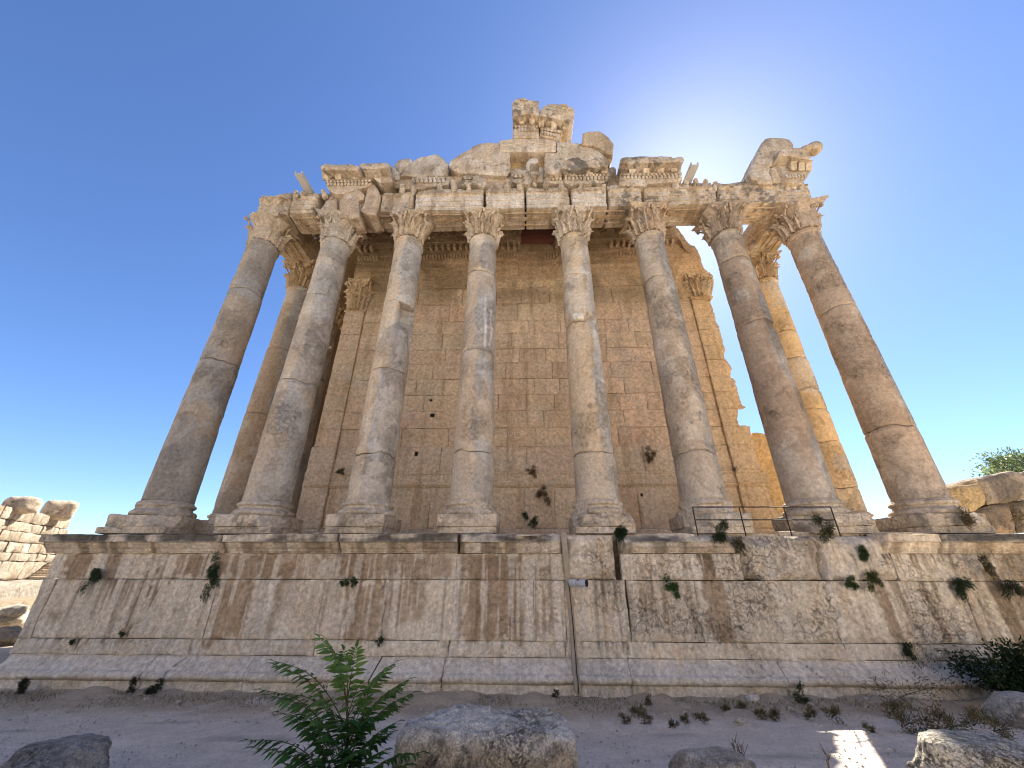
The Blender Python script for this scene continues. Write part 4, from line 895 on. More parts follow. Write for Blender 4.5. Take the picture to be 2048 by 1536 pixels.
# corner block with its ball
t = cornice_thing('huge corner cornice block with a round ball on its tip, rightmost on the roofline', [(1560.7, 297), (1580, 294), (1603, 295.5), (1615, 301), (1623.5, 309), (1622, 317), (1600, 314), (1576, 310), (1557, 311)], -.25,
    [(1546, 364), (1540, 345), (1539, 336), (1552, 330), (1555, 316), (1560, 300), (1603, 304), (1622, 318), (1625, 336.5), (1615, 353), (1606, 366)], .35, 1.6, 710, base=mix(LIGHT, TAN, .6), dk=-.1)
V, F = slab([(1498.5, 343), (1512, 313), (1526.5, 282), (1533, 274), (1550, 272.5), (1567.5, 273), (1581, 278), (1589, 286), (1590, 297), (1562, 300), (1553, 322), (1540, 332), (1541, 345), (1548, 365), (1518, 364.6), (1515, 358), (1504.6, 355.7)], .2, 2.0, .1, .10, .06, 1.0, 715, .03); Buf().add(V, F, ent_col(V, mix(LIGHT, TAN, .45), -.05), .4).build('block_flank', MENT, t)
dentils(t, (1569, 356), (1611, 354), .36, 7, .26); modillions(t, [(1588, 330), (1604, 331), (1618, 331)], .32, -.1)
P0 = onY(1627.5, 298, .0); V, F = lump(P0, (.42, .40, .44), 5, .08, 1, 3); Buf().add(V, F, ent_col(V, C3(.50, .40, .27), -.1), .4).build('ball', MENT, t)
V, F = lump(onY(1614, 302, .1), (.42, .4, .26), 6, .2, 1, 3); Buf().add(V, F, ent_col(V, C3(.50, .40, .27), -.1), .4).build('ball_seat', MENT, t)
# ------------------------------------------------------------------ gable (tympanum) blocks
GB = [
 ('broad low foundation course of the gable, half hidden by moulding fragments', [(757, 376), (758, 355), (790, 353), (1022, 349), (1060, 348), (1095, 338), (1216, 338), (1233, 347), (1240, 376)], .95, 1.0, TAN*1.02, 'gable_course'),
 ('thin wedge of gable stone leaning against the undercut cornice slab', [(776, 325.5), (786, 330), (799, 347.5), (798, 356), (783, 356)], .7, 1.0, mix(LIGHT, GREY, .4), 'gable_block'),
 ('small rounded cap stone at the left foot of the gable', [(788, 327), (796, 318), (808, 315.5), (820, 315), (824, 324), (812, 334), (804, 342), (798, 346)], .75, .9, mix(TAN, GREY, .5), 'gable_block'),
 ('grey gable block with a notched top, left of the big leaning block', [(799, 352), (805, 341.7), (826, 319.7), (837, 313.8), (856, 309), (872.6, 306.5), (886, 315), (896, 327), (893, 346.5), (884, 350.5)], .7, 1.0, mix(LIGHT, GREY, .45), 'gable_block'),
 ('big leaning gable block with a rounded shoulder, left of the gable window', [(897.5, 330), (899, 319.7), (918, 308), (937, 297.7), (948.8, 288), (962, 285), (978, 283), (998.6, 285), (998.6, 300.6), (1019, 303.6), (1022, 341.7), (1013, 349), (972, 347.5), (935, 345), (919.5, 345), (906, 338)], .6, 1.1, mix(LIGHT, TAN, .45), 'gable_block'),
 ('flat gabled lintel over the gable window carrying the topmost blocks', [(999, 302), (999, 279.5), (1022, 276.5), (1045, 274), (1073, 274), (1093, 276.5), (1112, 279), (1112.6, 302), (1055, 302.5)], .62, 1.1, mix(LIGHT, TAN, .3), 'gable_lintel'),
 ('right gable block sloping down from the lintel', [(1114, 303), (1114, 282), (1143, 284), (1170, 286.5), (1191, 289), (1194, 298), (1201, 301), (1214, 315), (1217, 336), (1150, 340), (1090, 341), (1089, 315), (1092, 305)], .68, 1.1, mix(LIGHT, TAN, .35), 'gable_block'),
 ('rounded boulder-like block perched on the right gable slope', [(1164, 286.5), (1166, 266), (1174.5, 263.5), (1187, 262), (1199, 260.7), (1208, 267), (1219, 275), (1226.6, 283), (1228.5, 292), (1226.5, 309), (1219, 307), (1206, 299), (1193, 291)], .45, 1.3, C3(.52, .415, .28), 'perched_block'),
 ('narrow shaded wedge stone under the perched block', [(1196, 294), (1207, 302), (1221, 309), (1224, 321), (1220, 330), (1213, 322), (1203, 308)], .8, .8, C3(.45, .33, .19), 'gable_block'),
 ('little square stub on the wall beside the complete cornice block', [(1216, 351), (1217, 334), (1228, 332), (1232, 336), (1233, 352)], .9, .9, C3(.50, .39, .25), 'gable_block'),
 ('yellowish recessed panel closing the gable window', [(1012, 352), (1012, 296), (1100, 296), (1100, 352)], 1.45, .4, C3(.52, .38, .20), 'window_panel')]
for k, (lab, pl, y, dp, bc, nm) in enumerate(GB):
    ctr = onY(*np.mean(pl, 0), y); V, F = slab(pl, y, dp, .11, .07, .035 if k != 10 else .01, 1.1, 740+k, .03)
    Buf().add(V, F, ent_col(V, bc, -.12 if k not in (3, 4, 8) else -.02), .35).build(nm, MENT, None, 55, org=(ctr[0], y, min(V[:, 2])), label=lab, cat='gable stone', kind='thing', group='stones of the ruined gable')
b_ = Buf()
for pts in ([(1000, 293), (1054, 284), (1112, 292)],):
    V, F = tube(np.array([onY(x, y, .60) for x, y in pts]), .035, 6); b_.add(V, F, mix(LIGHT, TAN, .3)*np.ones((len(V), 1)), .2)
b_.build('lintel_moulding', MENT, bpy.data.objects['gable_lintel'])
# steel channels laid across the roof, poking out over the front
for k, (pb0, pt0, z, lab) in enumerate([((613, 379), (595.5, 348), 24.72, 'pale steel channel beam sticking out over the roofline at the left'), ((1374, 364), (1391, 330), 24.60, 'pale steel channel beam sticking out over the roofline against the sun glare')]):
    a = onZ(*pt0, z); yb = 2.1; x = a[0]; y0 = a[1]; w, h, th = .42, .28, .05; b_ = Buf()
    for (xa, xb, za, zb) in [(x-w/2, x+w/2, z, z+th), (x-w/2, x-w/2+th, z+th, z+h), (x+w/2-th, x+w/2, z+th, z+h)]:
        V, F = rough_box(((xa+xb)/2, (y0+yb)/2, (za+zb)/2), (xb-xa, yb-y0, zb-za), .3, .008, 0, 1, 1); b_.add(V, F)
    b_.build('channel_beam', MSTEEL, None, org=(x, yb, z), label=lab, cat='steel beam', kind='thing', group='steel channels on the roofline')

# ================================================================== cella: rear wall with corner pilasters
YW = 5.8
cel = thing('cella', (.2, YW, 5.2), 'tall tan ashlar rear wall with corner pilasters and a ragged right edge, behind the columns', 'wall')
def wx(px_, y): return onY(px_, y, YW)
def cel_col(P, jit=0.):
    x, z = P[:, 0], P[:, 2]; n = fbm(P, .45, 4, 800); k = fbm(P, 2.3, 4, 802); h = fbm(P*np.array([2.2, 1, .3]), 1.0, 4, 804)
    c = C3(.645, .475, .305)*(1+.16*n+.12*k+jit)[:, None]
    c = mix(c, C3(.58, .44, .29), (.7*sstep(-2.5, -7, x+2*n)*sstep(20, 15, z))[:, None])
    c = mix(c, C3(.60, .50, .37), (.7*sstep(10.4, 9.6, z+.8*n))[:, None])
    c = mix(c, C3(.40, .27, .15), (.5*sstep(.1, .5, h))[:, None])
    c = mix(c, C3(.56, .46, .34), (.5*sstep(.2, .5, fbm(P, .9, 5, 806)))[:, None])
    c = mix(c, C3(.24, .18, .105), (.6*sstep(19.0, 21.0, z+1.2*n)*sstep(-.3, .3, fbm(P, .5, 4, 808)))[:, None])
    c = mix(c, C3(.60, .40, .19), (.55*sstep(9.2, 12, x))[:, None])  # orange bounce light put into the colour of the right end
    return c
zc = [wx(960, y)[2] for y in (893, 856, 822, 789, 758, 726, 698, 667, 642, 608, 577, 560)]
body = Buf(); rs = np.random.RandomState(21)
XA, XB = -12.05, 12.45
def rag(z):   # ragged right end of the wall
    return np.interp(z, [5, 8.2, 8.3, 10.2, 10.3, 11.4, 11.5, 12.2, 12.3, 20.4], [12.75, 12.7, 12.3, 12.25, 12.75, 12.6, 12.1, 12.1, 12.5, 12.35])
PIL_L, PIL_R = -10.75, 11.05
def wall_course(z0, z1, x0, x1, Y, seed, wmin=1.5, wmax=3.2, last=False):
    x = x0; js = [x0]
    while x < x1-.7: x += rs.uniform(wmin, wmax); js.append(min(x, x1) if x < x1-.7 else x1)
    js[-1] = x1
    for k in range(len(js)-1):
        a, b_ = js[k], js[k+1]; 
        if b_-a < .2: continue
        V, F = face_sheet(a+.010, b_-.010, z0+.008, z1-.008, Y+rs.uniform(-.02, .02),    .065, .028, .05, .22, .014, 1.3, seed*20+k, .01)
        if last and k == len(js)-2:
            V = V.copy(); m_ = sstep(b_-.5, b_, V[:, 0]); V[:, 1] += m_*.22*np.clip(.6+1.5*fbm(V, 1.6, 4, 820), 0, 2); V[:, 0] += m_*.22*fbm(V, 1.4, 4, 821)
        body.add(V, F, cel_col(V, rs.uniform(-.10, .10))*(1+rs.uniform(-.02, .02, 3)), np.clip(.25+.5*sstep(18.5, 20.5, V[:, 2])+.3*fbm(V, .5, 3, 822), .05, 1))
for i, (z0, z1) in enumerate(zip(zc[:-1], zc[1:])):
    wall_course(z0, z1, PIL_L, PIL_R, YW, i)
    wall_course(z0, z1, XA, PIL_L, YW-.14, i+30); wall_course(z0, z1, PIL_R, float(rag((z0+z1)/2)), YW-.14, i+60, .7, 1.3, True)
zd = wx(960, 945)[2]; zo = wx(960, 975)[2]
wall_course(zd, zc[0], PIL_L, PIL_R, YW-.02, 90, 1.8, 3.4); wall_course(zd, zc[0], XA-.1, PIL_L, YW-.18, 91); wall_course(zd, zc[0], PIL_R, 12.6, YW-.18, 92, .9, 1.6, True)
wall_course(5.75, zo, PIL_L, PIL_R, YW-.02, 93, 1.3, 2.4); wall_course(5.75, zo, XA-.1, PIL_L, YW-.2, 94); wall_course(5.75, zo, PIL_R, 12.8, YW-.2, 95, .9, 1.6, True)
body.build('ashlar', MWAL, cel)
md = Buf()
def run(prof, x0, x1, Y, seed, er=.2, res=.12, col=None):
    p = resample([(Y+y, z) for y, z in prof], .08)
    def dsp(P):
        P = P.copy(); n = fbm(P, .9, 4, seed); f = P[:, 1] < Y+.3
        P[:, 1] += f*(.02*fbm(P, 3, 3, seed+1)+er*sstep(.25, .6, n)*(Y+.05-P[:, 1]).clip(0, 1)*1.5); P[:, 2] += .01*fbm(P, 2, 3, seed+2); return P
    V, F = sweep(p, np.linspace(x0, x1, max(3, int((x1-x0)/res))), dsp); return V, F
for (x0, x1, Y) in [(PIL_L, PIL_R, YW), (XA-.12, PIL_L, YW-.16), (PIL_R, 12.65, YW-.16)]:
    V, F = run([(.25, zo), (-.04, zo), (-.06, zo+.05), (-.16, zo+.10), (-.17, zo+.16), (-.05, zo+.20), (-.05, zd-.12), (-.10, zd-.08), (-.10, zd), (.25, zd)], x0, x1, Y, 830, .4); md.add(V, F, cel_col(V, .08), .4)
    V, F = run([(.25, 5.0), (-.35, 5.0), (-.35, 5.42), (-.30, 5.45), (-.26, 5.56), (-.14, 5.60), (-.10, 5.72), (-.03, 5.75), (.25, 5.75)], x0, x1, Y, 836, .3); md.add(V, F, cel_col(V, .1), .4)
md.build('plinth_moulding', MWAL, cel)
# upper order: fasciae, frieze, dentils, brackets and crowning shelf
ZU = zc[-1]; up = Buf()
def zy(y): return wx(960, y)[2]
XU0, XU1 = XA, 11.9
V, F = run([(.3, zy(577)+.03), (-.02, zy(577)+.03), (-.02, zy(562)), (-.07, zy(561)), (-.07, zy(549)), (-.12, zy(548)), (-.12, zy(540)), (-.20, zy(537)), (-.20, zy(534)), (-.03, zy(532)), (-.03, zy(526)), (-.16, zy(525)), (-.16, zy(522)), (-.16, zy(514)), (-.26, zy(513)), (-.28, zy(507)), (-.28, zy(499)), (-.75, zy(498)), (-.78, zy(489)), (-.95, zy(484)), (.3, zy(484))], XU0, XU1, YW, 850, .55, .10)
V = V.copy(); gap = sstep(-.5, -.35, V[:, 0])*(1-sstep(2.1, 2.3, V[:, 0])); hi = (V[:, 2] > zy(500)); V[:, 1] += np.where(V[:, 1] < YW, gap*(YW-V[:, 1])*.8, 0); V[:, 2] -= gap*hi*.5
rr_ = sstep(10.6, 11.9, V[:, 0]+.3*fbm(V, 1.2, 3, 855)); V[:, 1] += (V[:, 1] < YW)*rr_*(YW-V[:, 1])*.8; V[:, 2] -= hi*rr_*.9
c = mix(cel_col(V, .0), C3(.22, .165, .10), .25)
up.add(V, F, c, .8); up.build('wall_entablature', MWAL, cel)
dn = Buf()
for (y, dx, w, h, Y, s) in [(518, .215, .14, .26, YW-.24, 1), (503, .43, .2, .34, YW-.45, 2)]:
    for x in np.arange(XU0+.2, 10.9, dx):
        if (-.5 < x < 2.2 and s == 2) or vnoise(np.array([[x, s*5., 0]]), .8, 860)[0] > .5 or (x > 4 and vnoise(np.array([[x, s*9., 0]]), .6, 861)[0] > .05): continue
        V, F = rough_box((x, Y, zy(y)), (w, .30 if s == 1 else .42, h), .09, .015, .01, 3, int(x*50) % 997); dn.add(V, F, C3(.52, .40, .26)*(1+.2*fbm(V, 2, 3, 863))[:, None], .3)
dn.build('dentil_row', MWAL, cel)
# pilaster capitals: flat leaf panels
def pil_cap(x0, x1, z0, z1, Y, seed):
    b_ = Buf(); n = 3; w = (x1-x0)
    V, F = rough_box(((x0+x1)/2, Y+.24, (z0+z1)/2), (w*.9, .48, z1-z0), .08, .03, .02, 2, seed); V[:, 1] += .26*(V[:, 1] < Y+.1); b_.add(V, F, cel_col(V, -.05), .5)
    capital(b_, b_, (x0+x1)/2, Y+.36, z0, z1-z0, .60, seed, zero, .90, None, C3(.60, .46, .29))
    V, F = run([(.2, z1-.20), (-.14, z1-.20), (-.22, z1-.12), (-.22, z1), (.2, z1)], x0-.14, x1+.14, Y, seed+5, .3); b_.add(V, F, cel_col(V, 0), .4)
    V, F = run([(.2, z0-.06), (-.06, z0-.06), (-.08, z0), (-.06, z0+.05), (.2, z0+.05)], x0-.03, x1+.03, Y, seed+6, .1); b_.add(V, F, cel_col(V, 0), .3)
    b_.build('pilaster_capital', MWAL, cel)
pil_cap(XA, PIL_L+.05, wx(730, 625)[2], wx(730, 566)[2], YW-.16, 870); pil_cap(PIL_R-.05, 12.4, wx(1400, 598)[2], wx(1400, 556)[2], YW-.16, 875)
# ragged masonry over the right pilaster, side walls and the plain mass behind
rg = Buf()
for k, (pl, y) in enumerate([([(1350, 556), (1352, 500), (1366, 488), (1384, 489), (1391, 490), (1397, 503), (1404, 520), (1408, 535), (1416, 541), (1418, 552), (1428, 556), (1428, 572), (1424, 590), (1360, 596)], YW-.10)]):
    V, F = slab(pl, y, 1.3, .12, .08, .05, 1.4, 880+k, .05); rg.add(V, F, cel_col(V, .05), .7)
V, F = rough_box((.2, YW+21.3, 15.0), (24.1, 42, 19.9), .9, .2, .12, .6, 884); rg.add(V, F, cel_col(V), .5)
V, F = slab([(1478, 1056), (1480, 1000), (1492, 900), (1506, 866), (1514, 863), (1530, 866), (1545, 880), (1600, 1056)], 7.5, 1.2, .2, .1, .06, 1, 886, .06); rg.add(V, F, C3(.62, .44, .22)*(1+.2*fbm(V, 1.2, 3, 887))[:, None], .7)  # last piece: yellow of the light on it put into its colour
rg.build('rough_masonry', MWAL, cel)
for (px_, py_, s) in [(865, 831, .22), (862, 801, .13), (833, 908, .16), (1034, 727, .07), (1283, 990, .10)]:
    P0 = wx(px_, py_); V, F = rough_box((P0[0], YW-.035, P0[2]), (s*1.2, .05, s*1.7 if py_ in (908, 990) else s), .05, .02, .01, 2, 3); Buf().add(V, F, C3(.02, .016, .01), 0).build('hole_shade_patch', MWAL, cel)  # near-black blocks on the wall stand in for the shade inside holes
# scratched inscription: strokes of the letters, lighter than the weathered skin
ins = Buf()
def zq(pts): return [(1210+x/14.63, 770+y/14.63) for x, y in pts]
STK = [[(355, 270), (372, 380), (395, 450), (430, 480), (520, 470), (575, 462)], [(470, 375), (480, 435), (515, 440), (520, 425)], [(565, 250), (590, 400), (615, 470), (645, 510), (668, 500), (672, 455)], [(668, 520), (705, 535), (735, 490), (728, 395)],
       [(738, 245), (760, 370), (795, 470), (840, 515), (905, 510), (940, 460), (935, 405)], [(940, 480), (985, 495), (1060, 485), (1105, 440), (1090, 405), (1050, 425), (1020, 485)], [(980, 285), (1000, 400), (1020, 485)], [(1100, 280), (1120, 400), (1150, 490)],
       [(1180, 415), (1215, 400), (1225, 440), (1195, 440), (1180, 415)], [(1225, 440), (1215, 480), (1150, 520)], [(1265, 285), (1285, 370), (1270, 410), (1225, 430)], [(1335, 315), (1350, 400), (1325, 450), (1250, 490)], [(1385, 330), (1400, 410), (1450, 440), (1520, 430), (1600, 400)],
       [(1370, 480), (1385, 490)], [(1410, 480), (1420, 488)], [(660, 575), (675, 590)], [(750, 600), (800, 660), (850, 690), (880, 640)], [(810, 600), (825, 615)], [(915, 590), (930, 670), (1000, 685), (1140, 670), (1120, 580)], [(960, 600), (985, 640), (1040, 600)], [(1000, 660), (1030, 630), (1060, 650)], [(1150, 670), (1190, 690)], [(930, 540), (970, 545)]]
for s in STK:
    p = resample([tuple(wx(*q)[[0, 2]]) for q in zq(s)], .05, False)
    if len(p) < 2: continue
    V, F = tube(np.stack([p[:, 0], np.full(len(p), YW-.028), p[:, 1]], -1), .022, 6); ins.add(V, F, C3(.84, .72, .58), 0)
def zq2(pts): return [(990+x/25.6, 840+y/25.6) for x, y in pts]
for s in [[(680, 560), (680, 740), (740, 800), (850, 790), (890, 730), (870, 600)], [(980, 620), (985, 760), (1040, 840), (1080, 830)], [(1000, 640), (1100, 690), (1180, 650), (1320, 710)], [(1330, 590), (1400, 570), (1470, 640), (1440, 760), (1390, 720), (1340, 610)], [(1500, 700), (1600, 730)], [(540, 690), (600, 760), (500, 850), (560, 870), (700, 850)], [(960, 880), (1080, 900)], [(1150, 920), (1260, 890)], [(400, 320), (440, 280), (580, 290), (640, 270)]]:
    p = resample([tuple(wx(*q)[[0, 2]]) for q in zq2(s)], .05, False); V, F = tube(np.stack([p[:, 0], np.full(len(p), YW-.028), p[:, 1]], -1), .018, 6); ins.add(V, F, C3(.84, .72, .58), 0)
ins.build('scratched_inscription', MWAL, cel)

# ================================================================== coffered ceiling of the walk, with its hole
cg = thing('coffered_ceiling', (-2, 3.6, 25.2), 'dark carved stone ceiling between the front architrave and the cella wall', 'ceiling')
xs = np.arange(-15.3, 11.0, .06); ys = np.arange(1.7, 5.7, .06); Y, X = np.meshgrid(ys, xs, indexing='ij'); P = np.stack([X.ravel(), Y.ravel(), 0*X.ravel()], -1)
t_ = np.clip((P[:, 1]-1.7)/4.0, 0, 1); P[:, 2] = 24.78+.55*t_+.35*np.sin(t_*math.pi)
a = P[:, 0]/1.15; b2 = P[:, 1]/1.15; g1 = np.abs((a+b2) % 1-.5)*2; g2 = np.abs((a-b2) % 1-.5)*2; dd = np.maximum(g1, g2)
cell = np.floor(a+b2)*7.3+np.floor(a-b2)*3.1; rel = .34*sstep(.80, .72, dd)-.16*sstep(.42, .2, np.hypot(1-g1, 1-g2)*0+dd)*(.6+.4*np.sin(cell))+.05*np.cos(dd*20)
P[:, 2] += rel+.07*fbm(P, 2.4, 4, 900); n = fbm(P, .8, 4, 902)
hole = (P[:, 0] > -.15+.25*n) & (P[:, 0] < 2.35+.3*n) & (P[:, 1] > 2.6); edge_ = P[:, 0] > 10.35+.5*n
keep = ~(hole | edge_); F = grid_faces(len(ys), len(xs)); F = F[keep[F].all(1)]
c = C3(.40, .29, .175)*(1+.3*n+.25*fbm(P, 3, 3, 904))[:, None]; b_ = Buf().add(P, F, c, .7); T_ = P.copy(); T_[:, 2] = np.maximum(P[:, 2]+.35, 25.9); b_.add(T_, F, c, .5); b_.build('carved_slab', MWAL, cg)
b_ = Buf()
for xa, xb in ((-15., -.25), (2.4, 11.)): V, F = rough_box(((xa+xb)/2, 5.9, 26.0), (xb-xa, 1.5, 1.0), .4, .05, .03, 1, 905); b_.add(V, F, c.mean(0), .5)
V, F = rough_box((-13.3, 15.6, 25.6), (3.3, 20.5, .9), .4, .05, .05, 1, 906); b_.add(V, F, c.mean(0), .5); b_.build('bearing_course', MWAL, cg)
rf = thing('shelter_boards', (2.3, 4.2, 25.9), 'red brown boards closing the hole in the dark ceiling, a bright gap between two', 'boards'); 
for k, (y, w, xa, xb) in enumerate([(2.2+.5*q, .485, -.6, 2.9) for q in range(9)]+[(6.485, .08, -.6, 2.9), (6.60, .14, .55, 2.9), (6.60, .14, -.6, -.17), (6.88, .40, -.6, 2.9)]):
    V, F = rough_box(((xa+xb)/2, y, 26.0+.008*(k % 3)), (xb-xa, w, .05), .3, .01, .01, 1, 910+k); Buf().add(V, F).build('board', MRED, rf)

iw = Buf(); V, F = rough_box((CX[0]+.1, CY+2.5*SF, 13.2), (1.1, 3.2, 16.2), .25, .1, .10, .8, 888); iw.add(V, F, C3(.34, .25, .16)*(1+.2*fbm(V, 1, 3, 889))[:, None], .8)  # added block, closes the sky gap to keep the slot dark
iw.build('added_slot_filler', MWAL, None, org=(CX[0], CY+2.5*SF, 5.2), label='added masonry filler between two flank columns, glimpsed in the slot left of the cella wall', cat='wall', kind='thing')
# ================================================================== walls and ruins to either side
u_ = np.array([-.5, .866, 0]); n_ = np.array([.866, .5, 0]); P0L = CAM+ray(0, 1110)*26.0
def mpL(V):
    V = np.asarray(V); W2 = P0L[None]+V[:, :1]*u_-V[:, 1:2]*n_; W2[:, 2] = V[:, 2]; return W2
def zl(y, x=0): return onP(x, y, P0L, n_)[2]
def sl(x, y): return (onP(x, y, P0L, n_)-P0L)@u_
lw = thing('ruin_wall', tuple(mpL(np.array([[2., .5, 0.5]]))[0]), 'sunlit pale ashlar wall at far left, beyond the podium corner', 'wall')
zc2 = [zl(1205), zl(1161), zl(1122), zl(1104), zl(1081), zl(1058), zl(1036), zl(1008)]; rs = np.random.RandomState(31)
ends = [16, sl(150, 1110), sl(152, 1090), sl(150, 1080), sl(140, 1070), sl(134, 1062), sl(138, 1050), sl(142, 1040)]
b_ = Buf()
for i, (z0, z1) in enumerate(zip(zc2[:-1], zc2[1:])):
    x = -9.
    while x < ends[i]:
        w = rs.uniform(.9, 2.0); x1 = min(x+w, ends[i]+.3); 
        V, F = face_sheet(x+.03, x1-.03, z0+.025, z1-.025, rs.uniform(-.04, .04), .10, .05, .09, .8, .03, 1.5, 1000+i*31+int(x*7) % 29, .03)
        V2 = mpL(V); c = mix(LIGHT, TAN, rs.uniform(0, .5))*rs.uniform(.58, .76); c = c*(1+.2*fbm(V2, 1.3, 4, 1001))[:, None]; c = mix(c, C3(.30, .21, .13), (.6*sstep(.2, .5, fbm(V2, 1.6, 4, 1003)))[:, None])
        b_.add(V2, F, c, .6); x = x1
V, F = rough_box((-1, 1.3, 3.5), (20, 1.4, 7.0), .8, .1, .1, 1, 5); V = V*np.array([1, 1, 1]); V = V[:, [0, 1, 2]]; V[:, 0] = np.minimum(V[:, 0], 8.5); b_.add(mpL(V), F, C3(.35, .26, .16), .5)
b_.build('ashlar', MROC, lw)
for k, (px_, py_, r) in enumerate([((45), 1010, (.9, .6, .55)), (118, 1021, (.95, .7, .75))]):
    P0 = onP(px_, py_, P0L, n_); V, F = rough_box(P0, np.array(r)*2, .12, .35, .15, .9, 40+k, rot=np.array([[.6, .8, 0], [-.8, .6, 0], [0, 0, 1]]).T)
    Buf().add(V, F, mix(LIGHT, TAN, .4)*(1+.25*fbm(V, 1.5, 3, 5))[:, None], .7).build('coping_stone', MROC, None, org=tuple(P0), label=['low worn capstone on top of the sunlit left wall', 'tall rounded capstone on the very end of the sunlit left wall'][k], cat='stone', kind='thing')
st_ = thing('stone_steps', tuple(mpL(np.array([[5., -1.2, 2.]]))[0]), 'flight of narrow worn steps climbing beside the sunlit left wall', 'steps')
for k in range(9):
    V, F = rough_box((7.2+k*.1, -1.0, zl(1161)+.10+.17*k), (5.5-.5*k, 1.5, .165), .12, .03, .03, 1.5, 60+k); b_ = Buf(); b_.add(mpL(V), F, mix(LIGHT, TAN, .3)*(1+.15*fbm(mpL(V), 1, 3, 6))[:, None], .5); b_.build('step', MROC, st_)
V, F = rough_box((3., -1.6, (zl(1205)+zl(1162))/2), (24, 2.2, zl(1162)-zl(1205)), .16, .12, .10, .9, 71); V = mpL(V)
Buf().add(V, F, mix(LIGHT, WHITE, .4)*.65*(1+.25*fbm(V, 1.2, 4, 7))[:, None], .8).build('stone_ledge', MROC, None, org=tuple(V.mean(0)), label='long pale rock ledge under the sunlit left wall', cat='ledge', kind='thing')
V, F = rough_box((3., -3.2, .5), (24, 1.6, 3.3), .25, .1, .08, .9, 73); V = mpL(V)
Buf().add(V, F, C3(.42, .33, .23)*(1+.3*fbm(V, 1.2, 4, 8))[:, None], .8).build('stone_bank', MROC, None, org=tuple(V.mean(0)), label='stained stone bank below the pale ledge at far left', cat='bank', kind='thing')
for k, (px_, py_, s, lab) in enumerate([(14, 1238, 1.0, 'large white boulder in the sun at the left edge of the photo'), (30, 1222, .5, 'small white rock lodged behind the large boulder at the left edge'), (8, 1278, .8, 'dark shaded block at the left edge, below the white boulder'), (24, 1300, .6, 'lower dark shaded block beside the podium foot at the left edge')]):
    P0 = onP(px_, py_, P0L+n_*(4.6+k*.4), n_); V, F = lump(P0, np.array([.9, .9, .62])*s, 80+k, .22, 1.1, 4); Buf().add(V, F, (WHITE*1.1 if k < 2 else C3(.44, .37, .29))*(1+.2*fbm(V, 1.3, 3, 9))[:, None], .8).build('boulder', MROC, None, org=tuple(P0), label=lab, cat='boulder', kind='thing')  # sunlit and shaded tones put into the boulder colours
# big blocks behind the right end
RBK = [([(1870, 985), (1898, 974), (1930, 969), (1961, 965), (1976, 993), (1978, 1010), (1947, 1023), (1905, 1030), (1870, 1030)], C3(.55, .40, .20), 'yellowish weathered block behind the rightmost column base, at the low end of the block wall'),
       ([(1962, 957), (1990, 950), (2017, 943), (2070, 942), (2075, 996), (2040, 1000), (1985, 1010), (1977, 996)], C3(.42, .34, .24), 'biggest grey brown block at the right edge, under the small tree'),
       ([(1930, 1064), (1942, 1024), (1979, 1011), (2021, 1003), (2037, 1044), (2042, 1064)], C3(.42, .31, .20), 'cracked lower block with dry weeds at its foot, right of the rightmost column'),
       ([(2023, 1004), (2080, 997), (2085, 1064), (2043, 1064), (2038, 1042)], C3(.38, .29, .19), 'dark lower block cut by the right edge of the photo')]
for k, (pl, bc, lab) in enumerate(RBK):
    V, F = slab(pl, 6.0+.12*k, 2.2, .11, .18, .07, .9, 1020+k, .05); c = bc*(1+.25*fbm(V, 1.1, 4, 1025))[:, None]; c = mix(c, C3(.12, .10, .08), (.65*sstep(.05, .4, fbm(V, .8, 4, 1027)+.12*k))[:, None])
    Buf().add(V, F, c, .4).build('wall_block', MROC, None, org=(float(V[:, 0].mean()), 6.5, float(V[:, 2].min())), label=lab, cat='stone block', kind='thing', group='blocks of the ruined wall at right')
for k, (pl, lab) in enumerate([([(1943, 1053), (1943, 1027), (1972, 1027), (1976, 1038), (1986, 1052)], 'low squared step stone between the rightmost plinth and the block wall')]):
    V, F = slab(pl, 4.2, 1.0, .08, .05, .02, 1.5, 1035, .02); Buf().add(V, F, C3(.46, .36, .25), .4).build('step_stone', MROC, None, org=(float(V[:, 0].mean()), 4.5, 5.2), label=lab, cat='stone block', kind='thing')

# ================================================================== rocks on the path
V, F = rough_box((-.80, -7.43, 1.32), (2.52, 1.25, 1.16), .026, .12, .055, 1.9, 91, cuts=[((-1, .9, .5), 1.0), ((1, .8, .35), 1.12)])
V[:, 2] += (V[:, 2] > 1.6)*(.08*fbm(V, 1.5, 5, 1040)+.055*fbm(V, 7, 3, 1041)); V[:, 1] += (V[:, 1] < -7.9)*.05*fbm(V, 3, 4, 1042)
c = mix(C3(.58, .48, .345), WHITE*1.08, sstep(1.60, 1.84, V[:, 2]+.12*fbm(V, 3, 4, 1043))[:, None]); c = mix(c, C3(.15, .13, .11), (.6*sstep(.18, .38, fbm(V, 4.6, 5, 1044, .65)))[:, None])
Buf().add(V, F, c, .45).build('stone_block', MROC, None, 70, org=(-.8, -7.4, .8), label='big flat topped weathered limestone block in the foreground, beside the green sapling', cat='stone block', kind='thing')
